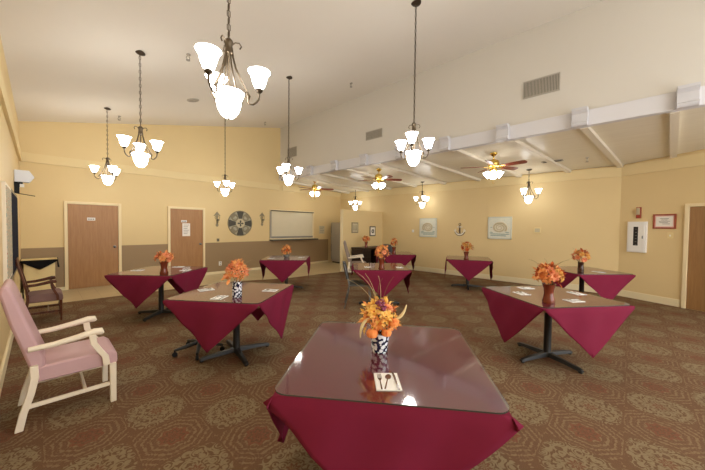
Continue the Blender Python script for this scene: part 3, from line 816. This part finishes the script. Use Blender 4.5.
# ------------------------------------------------------------------ chairs
def make_armchair(label, cat, frame, cover, back_top=1.1, turned=False):
    """upholstered armchair; local +x is the way it faces, near side at -y, seat .52 wide"""
    t = thing('armchair', label, cat)
    W = .245
    fm, cm = M[frame], M[cover]
    b = MB()  # seat cushion
    b.prism([(-.27, .33), (.275, .325), (.29, .345), (.285, .42), (.24, .455), (-.2, .45), (-.27, .44)], 2*W-.02, basis((0, W-.01, 0), (1, 0, 0), (0, 0, 1), (0, -1, 0)))
    b.build('seat', cm, t, bevel=.02, smooth=True)
    b = MB()
    pr = [(-.27, .35), (-.2, .4), (-.2, .5), (-.3, .8), (-.375, back_top-.06), (-.4, back_top-.005), (-.44, back_top), (-.455, back_top-.06), (-.4, .8), (-.31, .5)]
    b.prism(pr, 2*W-.03, basis((0, W-.015, 0), (1, 0, 0), (0, 0, 1), (0, -1, 0)))
    if turned:                                   # open wooden back: two bowed posts, crest rail and splat
        b.bm.free()
        cv = [(-.27, .42), (-.29, .55), (-.35, .75), (-.4, .9), (-.42, back_top-.02)]
        for q in (-1, 1): MB().tube([(x, q*(W-.02), z) for x, z in cv], [.02, .02, .018, .016, .014], 8).build('back_post', fm, t, smooth=True)
        MB().box((-.418, 0, back_top-.05), (.026, 2*W-.02, .1)).build('crest_rail', fm, t, bevel=.006)
        MB().prism([(x-.006, z) for x, z in cv]+[(x+.006, z) for x, z in cv[::-1]], .2, basis((0, .1, 0), (1, 0, 0), (0, 0, 1), (0, -1, 0))).build('back_splat', fm, t)
    else: b.build('backrest', cm, t, bevel=.022, smooth=True)
    for s in (-1, 1):
        y = s*(W-.005)
        if turned: b = MB().lathe([(0, 0), (.014, 0), (.02, .03), (.014, .06), (.018, .1), (.024, .2), (.018, .24), (.026, .27), (.026, .34), (0, .34)], 12, c=(.25, y, 0))
        else: b = MB().box((.25, y, .17), (.045, .045, .34), taper=1.1)
        b.build('leg', fm, t, bevel=0 if turned else .004, smooth=turned)
        b = MB(); pts = [(-.36, 0), (-.335, .12), (-.29, .26), (-.265, .38), (-.27, .47)]
        poly = [(x-.024, z) for x, z in pts]+[(x+.026, z) for x, z in pts[::-1]]
        b.prism(poly, .042, basis((0, y+.021, 0), (1, 0, 0), (0, 0, 1), (0, -1, 0))); b.build('leg', fm, t, bevel=.005)
        # arm with rounded end, and its curved support
        b = MB(); pts = [(-.3, .6), (-.15, .605), (.0, .625), (.12, .645), (.165, .64), (.18, .62)]
        b.tube([(x, y, z) for x, z in pts], [.02, .022, .024, .028, .03, .014], 10)
        a = b.build('armrest', fm, t, smooth=True)
        b = MB(); pts = [(.1, .625), (.11, .55), (.15, .48), (.19, .42), (.2, .34)]
        poly = [(x-.022, z) for x, z in pts]+[(x+.028, z) for x, z in pts[::-1]]
        b.prism(poly, .03, basis((0, y+s*.012+.015, 0), (1, 0, 0), (0, 0, 1), (0, -1, 0))); b.build('arm_support', fm, a, bevel=.004)
        MB().box((-.04, y, .165), (.56, .02, .032)).build('stretcher', fm, t, bevel=.003)
    MB().box((.05, 0, .165), (.024, 2*W-.03, .03)).build('stretcher', fm, t, bevel=.003)
    if turned: MB().box((.24, 0, .255), (.02, 2*W-.03, .028)).build('stretcher', fm, t, bevel=.003)
    return t
ch = make_armchair('pink vinyl armchair with cream wooden frame against the side wall', 'armchair', 'white_wood', 'pink')
ch.location = (.202, 3.535, 0); ch.scale = (.91, 1, 1)
ch = make_armchair('dark brown wooden armchair with mauve seat behind the pink chair', 'armchair', 'dark_wood', 'mauve', 1.02, True)
ch.location = (.05, 6.9, 0); ch.scale = (.7, 1, 1)
ch = make_armchair('cream framed high-backed armchair in front of the dark desk', 'armchair', 'white_wood', 'grey_taupe', 1.12)
ch.location = (6.93, 6.3, 0); ch.rotation_euler = (0, 0, R(-46))

def make_stack_chair(label, loc, rz):
    t = thing('metal_chair', label, 'chair', loc, rz)
    MB().prism([(-.2, .44), (.2, .44), (.21, .455), (.2, .48), (-.2, .475)], .42, basis((0, .21, 0), (1, 0, 0), (0, 0, 1), (0, -1, 0))).build('seat', M['grey_vinyl'], t, bevel=.012)
    b = MB(); g = []
    for i in range(9):
        s = -1+2*i/8; row = []
        for j in range(7):
            z = .56+.3*j/6; w = .2*(1 if j < 5 else (1-.12*(j-4)))
            row.append(b.bm.verts.new((-.22-.22*(z-.45)-.03*(1-s*s), s*w, z+(.02*(1-s*s) if j == 6 else 0))))
        g.append(row)
    for i in range(8):
        for j in range(6): b.face([g[i][j], g[i+1][j], g[i+1][j+1], g[i][j+1]])
    b.build('backrest', M['grey_vinyl'], t, smooth=True, solid=.03)
    for s in (-1, 1):
        MB().tube([(.22, s*.22, .006), (.19, s*.215, .4), (.16, s*.21, .44), (-.2, s*.21, .44)], .011, 8).build('leg', M['chrome'], t, smooth=True)
        MB().tube([(-.29, s*.22, .006), (-.22, s*.215, .3), (-.2, s*.21, .44), (-.235, s*.205, .58), (-.3, s*.195, .84)], .011, 8).build('leg', M['chrome'], t, smooth=True)
    MB().tube([(-.235, -.215, .25), (-.235, .215, .25)], .008, 6).build('stretcher', M['chrome'], t)
    return t
make_stack_chair('grey metal-legged chair at the side of the centre table', (4.32, 3.87, 0), R(-46))
make_stack_chair('dark round-backed chair between the desk and the far table', (7.98, 5.98, 0), R(215)).scale = (1.0, 1.15, 1.1)

# swivel stool tucked under the second table
t = thing('swivel_stool', 'black rolling stool base under the table with spiky bouquet', 'stool', (1.345, 3.845, 0), .2)
for k in range(5):
    a = 2*PI*k/5+.3; u = Vector((math.cos(a), math.sin(a), 0))
    f = MB().tube([Vector((0, 0, .12)), u*.12+Vector((0, 0, .1)), u*.27+Vector((0, 0, .075))], [.028, .024, .016], 8).build('base_arm', M['black_iron'], t, smooth=True)
    MB().lathe([(0, -.015), (.026, -.015), (.03, -.005), (.03, .005), (.026, .015), (0, .015)], 14, mat=Matrix.Translation(u*.27+Vector((0, 0, .03))) @ Matrix.Rotation(a, 4, 'Z') @ Matrix.Rotation(PI/2, 4, 'X')).tube([u*.27+Vector((0, 0, .05)), u*.27+Vector((0, 0, .085))], .008, 6).build('caster', M['rubber'], f, smooth=True)
MB().lathe([(0, .1), (.035, .1), (.03, .17), (.02, .18), (.02, .46), (0, .46)], 12).build('gas_column', M['black_iron'], t, smooth=True)
MB().lathe([(0, .455), (.15, .455), (.165, .47), (.165, .5), (.14, .515), (0, .52)], 24).build('seat', M['rubber'], t, smooth=True)

# ------------------------------------------------------------------ furniture in the corners
t = thing('side_cabinet', 'beige laminate stand draped in black cloth behind the brown armchair', 'cabinet', (-.005, 9.3, 0))
MB().box((0, 0, .38), (.46, .46, .76)).build('body', M['beige_lam'], t, bevel=.006)
MB().box((0, 0, .775), (.54, .54, .03)).build('top', M['beige_lam'], t, bevel=.006)
MB().box((0, -.234, .36), (.4, .012, .6)).build('door', M['beige_lam'], t, bevel=.003)
b = MB(); H = .2
for k in range(4):
    m = Matrix.Rotation(k*PI/2, 4, 'Z'); g = []
    for j in range(7):
        d = H*j/6
        g.append([b.bm.verts.new(m @ Vector((.276+.03*d/H*(1-abs(s)), s*.276*min(1, (H-d+.012)/(H-.02)), .7915-d))) for s in [-1+i/5 for i in range(11)]])
    for p, q in zip(g, g[1:]):
        for i in range(10): b.face([p[i], p[i+1], q[i+1], q[i]])
o = b.build('table_topper', M['black_cloth'], None, smooth=True, solid=.003); o.location = (-.005, 9.3, 0)
tag(o, 'black cloth hanging in a point over the beige stand', 'cloth')

t = thing('desk', 'dark walnut sideboard desk against the partition wall', 'desk', (8.28, 6.9, 0)); t.scale = (1, 1, 1.1)
MB().box((0, 0, .735), (1.4, .6, .05)).build('top', M['desk'], t, bevel=.005)
for s in (-1, 1):
    p = MB().box((s*.5, 0, .355), (.42, .54, .71)).build('pedestal', M['desk'], t, bevel=.004)
    for k in range(3):
        d = MB().box((s*.5, -.277, .16+.21*k), (.37, .014, .19)).build('drawer', M['desk'], p, bevel=.003)
MB().box((0, .22, .45), (.6, .02, .52)).build('back_panel', M['desk'], t)

t = thing('refrigerator', 'grey two-door refrigerator standing behind the partition end', 'refrigerator', (9.04, 9.08, 0), R(-90))
MB().box((0, 0, .9), (.74, .66, 1.68)).build('body', M['fridge'], t, bevel=.01)
MB().box((0, .0, .035), (.7, .6, .07)).build('kick_plate', M['fridge_dark'], t)
for z, h in ((1.45, .56), (.66, .98)):
    d = MB().box((0, -.355, z), (.73, .045, h)).build('door', M['fridge'], t, bevel=.01)
    MB().tube([(-.32, -.378, z-.15), (-.32, -.41, z-.14), (-.32, -.41, z+.14), (-.32, -.378, z+.15)], .009, 6).build('door_handle', M['chrome'], d)

# ------------------------------------------------------------------ things on the back wall
def disc(b, r0, r1, a0, a1, h, m, n=8):
    pts = [(r1*math.cos(a0+(a1-a0)*k/n), r1*math.sin(a0+(a1-a0)*k/n)) for k in range(n+1)]
    pts += [(r0*math.cos(a1-(a1-a0)*k/n), r0*math.sin(a1-(a1-a0)*k/n)) for k in range(n+1)]
    return b.prism(pts, h, m)
t = thing('wall_medallion', 'large round black and grey wall medallion between two iron sconces', 'wall decor', (4.671, BX, 1.635))
m = basis((0, 0, 0), (1, 0, 0), (0, 0, 1), (0, -1, 0))
MB().lathe([(0, 0), (.42, 0), (.42, .02), (0, .02)], 40, mat=m).build('disc', M['clock_pale'], t)
MB().tube([m @ Vector((.415*math.cos(2*PI*k/40), .415*math.sin(2*PI*k/40), .02)) for k in range(41)], .016, 8).build('rim', M['iron_grey'], t, smooth=True)
for k in range(4):
    a = PI/2*k; disc(MB(), .16, .4, a-.3, a+.3, .012, m @ Matrix.Translation((0, 0, .02))).build('dark_wedge', M['clock_dark'], t)
    a += PI/4; MB().lathe([(.07, 0), (.115, 0), (.115, .012), (.07, .012)], 20, mat=m @ Matrix.Translation((.27*math.cos(a), .27*math.sin(a), .02))).build('scroll_ring', M['iron_grey'], t)
    disc(MB(), .3, .4, a-.26, a+.26, .008, m @ Matrix.Translation((0, 0, .02))).build('pale_wedge', M['clock_dark' if 0 else 'iron_grey'], t)
MB().lathe([(0, 0), (.15, 0), (.15, .018), (0, .018)], 24, mat=m @ Matrix.Translation((0, 0, .02))).build('centre_plate', M['shell'], t)
b = MB()
for k in range(4):
    mm = m @ Matrix.Translation((0, 0, .038)) @ Matrix.Rotation(PI/2*k, 4, 'Z'); b.prism([(-.012, .01), (.012, .01), (.03, .08), (0, .11), (-.03, .08)], .006, mm)
b.build('centre_cross', M['clock_dark'], t)
def sconce(x, z, label):
    t = thing('wall_sconce', label, 'sconce', (x, BX, z), group='iron wall sconces')
    b = MB(); b.prism([(-.11, .1), (0, .24), (.11, .1), (.07, .1), (.02, .14), (.02, -.12), (.045, -.2), (0, -.25), (-.045, -.2), (-.02, -.12), (-.02, .14), (-.07, .1)], .014, m)
    b.build('back_plate', M['iron_grey'], t)
    b = MB(); b.tube([(0, -.012, -.1), (0, -.06, -.13), (0, -.1, -.1), (0, -.1, -.06)], .008, 6); b.tube([(0, -.012, .06), (.05, -.03, .09), (.08, -.03, .04), (.05, -.03, .0)], .007, 6); b.tube([(0, -.012, .06), (-.05, -.03, .09), (-.08, -.03, .04), (-.05, -.03, .0)], .007, 6)
    b.build('scroll', M['iron_grey'], t, smooth=True)
    MB().lathe([(0, -.06), (.035, -.055), (.042, -.0), (.038, 0), (.03, -.045), (0, -.05)], 12, c=(0, -.1, 0)).build('candle_cup', M['iron_grey'], t, smooth=True)
sconce(3.907, 1.76, 'grey iron sconce between the second door and the round medallion')
sconce(5.49, 1.80, 'grey iron sconce between the round medallion and the serving hatch')
t = thing('wall_control', 'tiny dark wall knob above the brown wainscot below the sconce', 'wall control', (3.937, BX, 1.09))
MB().prism([(-.04, -.05), (.04, -.05), (.04, .05), (-.04, .05)], .012, m).build('plate', M['iron_grey'], t, bevel=.003)
MB().lathe([(0, .012), (.022, .012), (.018, .035), (0, .036)], 12, mat=m).build('knob', M['clock_dark'], t)
t = thing('wall_outlet', 'white outlet plate low on the brown wainscot', 'outlet', (4.0, BX-.012, .33))
MB().prism([(-.045, -.065), (.045, -.065), (.045, .065), (-.045, .065)], .008, m).build('plate', M['plastic_w'], t, bevel=.003)
for z in (-.03, .03): MB().prism([(-.018, z-.018), (.018, z-.018), (.018, z+.018), (-.018, z+.018)], .0095, m).build('socket', M['plastic_g'], t)
t = thing('wall_sign', 'small pale framed sign beside the serving hatch', 'sign', (8.31, BX, 1.42))
MB().prism([(-.15, -.17), (.15, -.17), (.15, .17), (-.15, .17)], .014, m).build('board', M['shell'], t, bevel=.003)
b = MB()
for k in range(4): b.prism([(-.11, .1-.07*k), (.11-.04*(k % 2), .1-.07*k), (.11-.04*(k % 2), .125-.07*k), (-.11, .125-.07*k)], .002, m @ Matrix.Translation((0, 0, .014)))
b.build('printed_lines', M['plastic_g'], t)
# two little frames on the partition
for x, z, lab, art in ((7.8, 1.53, 'small pale framed print on the partition beside the bright wall end', 0), (8.8, 1.4, 'small dark framed print on the partition above the round-backed chair', 1)):
    t = thing('picture_frame', lab, 'picture', (x, 7.25, z))
    MB().prism([(-.17, -.19), (.17, -.19), (.17, .19), (-.17, .19)], .018, m).build('frame', M['clock_dark' if art else 'iron_grey'], t, bevel=.003)
    MB().prism([(-.13, -.15), (.13, -.15), (.13, .15), (-.13, .15)], .004, m @ Matrix.Translation((0, 0, .018))).build('print', M['paper' if art else 'shell'], t)
    b = MB()
    if art: b.lathe([(.03, 0), (.08, 0), (.08, .003), (.03, .003)], 16, mat=m @ Matrix.Translation((0, 0, .022)))
    else:
        for k in range(3): b.prism([(-.09+.07*k, -.1), (-.055+.07*k, -.1), (-.07+.07*k, .1), (-.085+.07*k, .1)], .003, m @ Matrix.Translation((0, 0, .022)))
    b.build('motif', M['clock_dark' if art else 'iron_grey'], t)

# ------------------------------------------------------------------ things on the right wall
mr = basis((0, 0, 0), (0, -1, 0), (0, 0, 1), (-1, 0, 0))
def shell_picture(y, z, lab, flip):
    t = thing('seashell_picture', lab, 'picture', (RX, y, z), group='pale seashell pictures')
    h = .33
    MB().prism([(-h, -h), (h, -h), (h, h), (-h, h)], .035, mr).build('stretched_canvas', M['canvas_blue'], t, bevel=.003)
    b = MB()
    for q in (((-h, h-.035), (h, h)), ((-h, -h), (h, -h+.035)), ((-h, -h), (-h+.03, h)), ((h-.03, -h), (h, h))):
        (x0, z0), (x1, z1) = q; b.prism([(x0, z0), (x1, z0), (x1, z1), (x0, z1)], .002, mr @ Matrix.Translation((0, 0, .0352)))
    b.build('painted_border', M['canvas_edge'], t)
    mm = mr @ Matrix.Translation((0, 0, .0355)) @ Matrix.Scale(flip, 4, (1, 0, 0))
    b = MB(); pts = []
    for k in range(40):
        a = k*.42; r = .025+.0046*k; pts.append(mm @ Vector((.0+r*math.cos(a), .01+r*math.sin(a)*.8, .003)))
    b.tube(pts, [.006+.0006*k for k in range(40)], 6).build('painted_shell', M['shell'], t, smooth=True)
    MB().prism([(.16*math.cos(k*PI/9), .01+.13*math.sin(k*PI/9)) for k in range(18)], .0015, mm).build('shell_ground', M['shell_l'], t)
    b = MB()
    for z0, x0, x1 in ((-.2, -.28, .28), (-.245, -.2, .26), (-.15, -.28, -.15), (-.15, .17, .28), (.0, .2, .26)): b.prism([(x0, z0), (x1, z0+.008), (x1-.03, z0+.03), (x0+.03, z0+.024)], .0022, mm)
    b.build('painted_waves', M['sea'], t)
shell_picture(5.21, 1.56, 'square pale seashell picture on the long wall nearer the partition', 1)
shell_picture(2.85, 1.575, 'square pale seashell picture between the anchor and the thermostat', -1)
t = thing('wall_anchor', 'white weathered wooden anchor hung between two seashell pictures', 'wall decor', (RX, 4.07, 1.52))
b = MB(); b.prism([(-.022, -.16), (.022, -.16), (.02, .13), (-.02, .13)], .022, mr); b.build('shank', M['anchor_d'], t)
b = MB(); out = []; inn = []
for k in range(13):
    a = R(200+140*k/12); out.append((.165*math.cos(a), -.03+.17*math.sin(a))); w = .035+.02*(1-abs(k-6)/6); inn.append(((.165-w)*math.cos(a), -.03+(.17-w)*math.sin(a)))
b.prism(out+inn[::-1], .024, mr); b.prism([(-.2, -.06), (-.13, -.1), (-.125, -.02), (-.155, .005)], .0242, mr); b.prism([(.2, -.06), (.155, .005), (.125, -.02), (.13, -.1)], .0242, mr)
b.build('flukes', M['anchor_w'], t)
b = MB(); b.prism([(x*1.09, z*1.09-.004) for x, z in out]+[(x*.9, z*.9-.006) for x, z in inn[::-1]], .016, mr); b.build('fluke_edge', M['anchor_d'], t)
MB().prism([(-.085, .06), (.085, .06), (.085, .09), (-.085, .09)], .026, mr).build('stock', M['anchor_w'], t, bevel=.004)
MB().tube([mr @ Vector((.035*math.cos(2*PI*k/14), .16+.035*math.sin(2*PI*k/14), .012)) for k in range(15)], .009, 6).build('ring', M['anchor_d'], t, smooth=True)
MB().tube([mr @ Vector((.026*math.cos(k*.9), .13-.018*k, .024+.012*math.sin(k*.9))) for k in range(14)], .008, 6).build('rope', M['rope'], t, smooth=True)
t = thing('thermostat', 'small square beige thermostat on the long wall past the pictures', 'thermostat', (RX, 1.88, 1.52))
MB().prism([(-.085, -.075), (.085, -.075), (.085, .075), (-.085, .075)], .025, mr).build('housing', M['beige_lam'], t, bevel=.005)
MB().prism([(-.06, -.05), (.06, -.05), (.06, .05), (-.06, .05)], .004, mr @ Matrix.Translation((0, 0, .025))).build('cover', M['shell'], t, bevel=.002)
t = thing('wall_plate', 'tiny white plate on the wall above the far corner baseboard', 'wall plate', (RX, 5.83, 1.43))
MB().prism([(-.04, -.05), (.04, -.05), (.04, .05), (-.04, .05)], .01, mr).build('plate', M['plastic_w'], t, bevel=.003)
MB().prism([(-.01, -.02), (.01, -.02), (.01, .02), (-.01, .02)], .006, mr @ Matrix.Translation((0, 0, .01))).build('toggle', M['plastic_w'], t)

mang = basis((0, 0, 0), ADIR, (0, 0, 1), AN)
def aloc(s, z): p = A0+ADIR*s; return (p.x, p.y, z)
t = thing('extinguisher_cabinet', 'white wall cabinet with dark slot window below a red alarm', 'cabinet', aloc(.35, 1.4))
MB().prism([(-.175, -.345), (.175, -.345), (.175, .345), (-.175, .345)], .05, mang).build('body', M['plastic_w'], t, bevel=.006)
d = MB().prism([(-.15, -.32), (.15, -.32), (.15, .32), (-.15, .32)], .012, mang @ Matrix.Translation((0, 0, .05))).build('door', M['plastic_w'], t, bevel=.006)
MB().prism([(-.05, -.19), (.035, -.19), (.035, .23), (-.05, .23)], .002, mang @ Matrix.Translation((0, 0, .062))).build('window_slot', M['dark'], d)
b = MB()
for k, (z, hh) in enumerate(((.19, .04), (.12, .05), (.05, .05), (-.02, .05), (-.09, .045), (-.16, .045))): b.prism([(-.018, z-hh*.4), (.014, z-hh*.4), (.014, z-hh*.25), (-.018, z-hh*.25)], .001, mang @ Matrix.Translation((0, 0, .0641)))
b.build('slot_lettering', M['plastic_g'], d)
MB().prism([(.11, -.03), (.125, -.03), (.125, .03), (.11, .03)], .012, mang @ Matrix.Translation((0, 0, .062))).build('latch', M['chrome'], d)
t = thing('fire_alarm', 'small red and clear fire alarm strobe above the white cabinet', 'alarm', aloc(.36, 1.95))
MB().prism([(-.045, -.13), (.045, -.13), (.045, .12), (-.045, .12)], .03, mang).build('housing', M['picture_wood'], t, bevel=.005)
MB().prism([(-.03, -.05), (.03, -.05), (.03, .1), (-.03, .1)], .022, mang @ Matrix.Translation((0, 0, .03))).build('strobe_lens', M['shell'], t, bevel=.006)
MB().lathe([(0, 0), (.02, 0), (.02, .012), (0, .014)], 12, mat=mang @ Matrix.Translation((0, -.09, .03))).build('button', M['red'], t)
t = thing('framed_certificate', 'certificate in a reddish wooden frame beside the corner door', 'picture', aloc(.8, 1.745))
b = MB(); w, h = .185, .155
for q in (((-w, h-.03), (w, h)), ((-w, -h), (w, -h+.03)), ((-w, -h+.03), (-w+.03, h-.03)), ((w-.03, -h+.03), (w, h-.03))):
    (x0, z0), (x1, z1) = q; b.prism([(x0, z0), (x1, z0), (x1, z1), (x0, z1)], .022, mang)
b.build('frame', M['picture_wood'], t, bevel=.003)
MB().prism([(-w+.03, -h+.03), (w-.03, -h+.03), (w-.03, h-.03), (-w+.03, h-.03)], .01, mang).build('mat_board', M['paper_pink'], t)
MB().prism([(-w+.05, -h+.05), (w-.05, -h+.05), (w-.05, h-.05), (-w+.05, h-.05)], .0015, mang @ Matrix.Translation((0, 0, .01))).build('certificate', M['paper'], t)
b = MB()
for k, (x0, x1) in enumerate(((-.07, .07), (-.05, .05), (-.09, .09), (-.08, .06), (-.03, .09))): b.prism([(x0, .055-.028*k), (x1, .055-.028*k), (x1, .063-.028*k), (x0, .063-.028*k)], .0006, mang @ Matrix.Translation((0, 0, .0116)))
b.build('printed_lines', M['ink'], t)
t = thing('light_switch', 'cream switch plate under the framed certificate', 'switch', aloc(.9, 1.45))
MB().prism([(-.045, -.06), (.045, -.06), (.045, .06), (-.045, .06)], .008, mang).build('plate', M['beige_lam'], t, bevel=.003)
MB().prism([(-.008, -.018), (.008, -.018), (.008, .018), (-.008, .018)], .01, mang @ Matrix.Translation((0, 0, .008))).build('toggle', M['plastic_w'], t)

# ------------------------------------------------------------------ vents, sprinklers and discs overhead
mg = basis((0, 0, 0), (0, -1, 0), (0, 0, 1), (-1, 0, 0))
def vent(y, z, w, h, lab):
    t = thing('air_vent', lab, 'vent', (GX+.02, y, z), group='grilles in the white wall')
    MB().prism([(-w, -h), (w, -h), (w, h), (-w, h)], .006, mg).build('backing', M['vent_slot'], t)
    b = MB()
    for q in (((-w, h-.02), (w, h)), ((-w, -h), (w, -h+.02)), ((-w, -h+.02), (-w+.02, h-.02)), ((w-.02, -h+.02), (w, h-.02))):
        (x0, z0), (x1, z1) = q; b.prism([(x0, z0), (x1, z0), (x1, z1), (x0, z1)], .014, mg)
    b.build('frame', M['vent'], t)
    b = MB(); n = int(2*w/.024)
    for k in range(n): x = -w+.025+(2*w-.05)*(k+.5)/n; b.prism([(x-.0065, -h+.02), (x+.0065, -h+.02), (x+.0065, h-.02), (x-.0065, h-.02)], .01, mg)
    b.build('louvers', M['vent'], t)
vent(1.255, 4.13, .285, .155, 'wide grey grille high on the white wall above the fan')
vent(5.13, 4.06, .28, .115, 'grey grille on the white wall behind the middle chandelier')
vent(8.9, 4.2, .27, .17, 'small grey grille beside the chandelier at the room corner')
def sprinkler(x, y, z, slope, lab):
    t = thing('ceiling_sprinkler', lab, 'sprinkler', (x, y, z), group='ceiling sprinklers')
    mm = Matrix.Rotation(-math.atan(slope), 4, 'Y')
    MB().lathe([(0, 0), (.04, 0), (.036, -.008), (.012, -.012), (.01, -.04), (0, -.04)], 12, mat=mm).build('escutcheon', M['vent'], t)
    b = MB()
    for s in (-1, 1): b.tube([(s*.01, 0, -.035), (s*.028, 0, -.06), (s*.006, 0, -.09)], .005, 6)
    b.lathe([(0, -.09), (.03, -.09), (.03, -.096), (0, -.096)], 10); b.build('spray_head', M['plastic_g'], t)
for x, y, lab in ((1.6, 5.02, 'sprinkler head on the ceiling beside the closest chandelier'), (5.13, 4.94, 'sprinkler head on the ceiling near the white wall edge'),
                  (1.33, 8.89, 'sprinkler head on the ceiling before the back wall'), (5.15, 8.88, 'sprinkler head high by the back wall corner')):
    sprinkler(x, y, ceil_z(x), -.2254, lab)
sprinkler(8.42, .76, soff_z(8.42)+.006, .075, 'dark sprinkler head on the boarded ceiling past the slot vent')
sprinkler(8.3, 6.3, soff_z(8.3)+.006, .075, 'sprinkler head on the boarded ceiling above the far table')
t = thing('ceiling_speaker', 'flat grey disc flush on the ceiling behind the closest chandelier', 'speaker', (2.4, 7.22, ceil_z(2.4)))
mm = Matrix.Rotation(-math.atan(.2254), 4, 'Y')
MB().lathe([(.1, 0), (.125, 0), (.12, -.014), (.1, -.014)], 24, mat=mm).build('rim', M['vent'], t)
MB().lathe([(0, 0), (.1, 0), (.1, -.01), (0, -.012)], 24, mat=mm).build('grille', M['vent'], t)
t = thing('ceiling_vent', 'dark slot vent in the boarded ceiling between two rafters', 'vent', (8.33, 1.4, soff_z(8.33)))
MB().box((0, 0, -.006), (.14, .42, .014)).build('frame', M['vent'], t)
b = MB()
for k in range(3): b.box((-.035+.035*k, 0, -.0145), (.02, .36, .003))
b.build('slots', M['dark'], t)

# ------------------------------------------------------------------ the wall beside the pink chair
t = thing('display_board', 'tall dark glazed display board on the side wall beyond the poster', 'board', (LX, 6.95, 1.42))
MB().box((.0125, 0, 0), (.025, 1.7, 1.24)).build('frame', M['iron_grey'], t, bevel=.004)
MB().box((.027, 0, 0), (.006, 1.6, 1.14)).build('panel', M['screen'], t)
t = thing('wall_poster', 'colourful framed poster on the side wall above the pink chair', 'poster', (LX, 5.55, 1.45))
MB().box((.015, 0, 0), (.03, .95, 1.15)).build('frame', M['white_wood'], t, bevel=.003)
MB().box((.032, 0, 0), (.006, .87, 1.07)).build('print', M['mural'], t)
t = thing('wall_lamp_box', 'white pointed box on a black bracket high on the side wall', 'wall fixture', (LX, 7.6, 2.36))
MB().prism([(.0, -.1), (.17, -.1), (.23, .0), (.17, .1), (.0, .1)], .14, basis((.005, .07, 0), (1, 0, 0), (0, 0, 1), (0, -1, 0))).build('housing', M['white_box'], t, bevel=.006)
b = MB(); b.box((.05, 0, -.14), (.1, .08, .08)); b.box((.03, 0, -.23), (.06, .06, .12)); b.build('bracket', M['rubber'], t, bevel=.005)
MB().tube([(.02, 0, -.29), (.12, 0, -.305), (.24, 0, -.325)], .007, 6).build('rod', M['rubber'], t)
MB().box((.09, -.03, -.16), (.05, .05, .05)).build('clip', M['plastic_w'], t)

# ------------------------------------------------------------------ light and camera
w = bpy.data.worlds.new('world'); scene.world = w; w.use_nodes = True
bg = w.node_tree.nodes['Background']; bg.inputs[0].default_value = (1, .99, .975, 1); bg.inputs[1].default_value = 2.7

f, pitch, roll, yaw, h = 295.405, .02769, .01084, .75618, 1.55995
fw = Vector((math.cos(yaw)*math.cos(pitch), math.sin(yaw)*math.cos(pitch), -math.sin(pitch)))
rt = Vector((math.sin(yaw), -math.cos(yaw), 0)); up = rt.cross(fw)
r2 = rt*math.cos(roll)+up*math.sin(roll); u2 = up*math.cos(roll)-rt*math.sin(roll)
cd = bpy.data.cameras.new('camera'); cam = bpy.data.objects.new('camera', cd); C.objects.link(cam)
cd.sensor_fit = 'HORIZONTAL'; cd.sensor_width = 36; cd.lens = 36*f/705; cd.clip_start = .02
m4 = Matrix.Identity(4)
for i, a in enumerate((r2, u2, -fw)):
    for k in range(3): m4[k][i] = a[k]
m4.translation = Vector((0, 0, h)); cam.matrix_world = m4
scene.camera = cam
scene.view_settings.view_transform = 'Standard'; scene.view_settings.look = 'None'
scene.view_settings.exposure = .56; scene.view_settings.gamma = 1
scene.cycles.use_denoising = True
scene.cycles.max_bounces = 8; scene.cycles.transparent_max_bounces = 12
scene.cycles.sample_clamp_indirect = 6
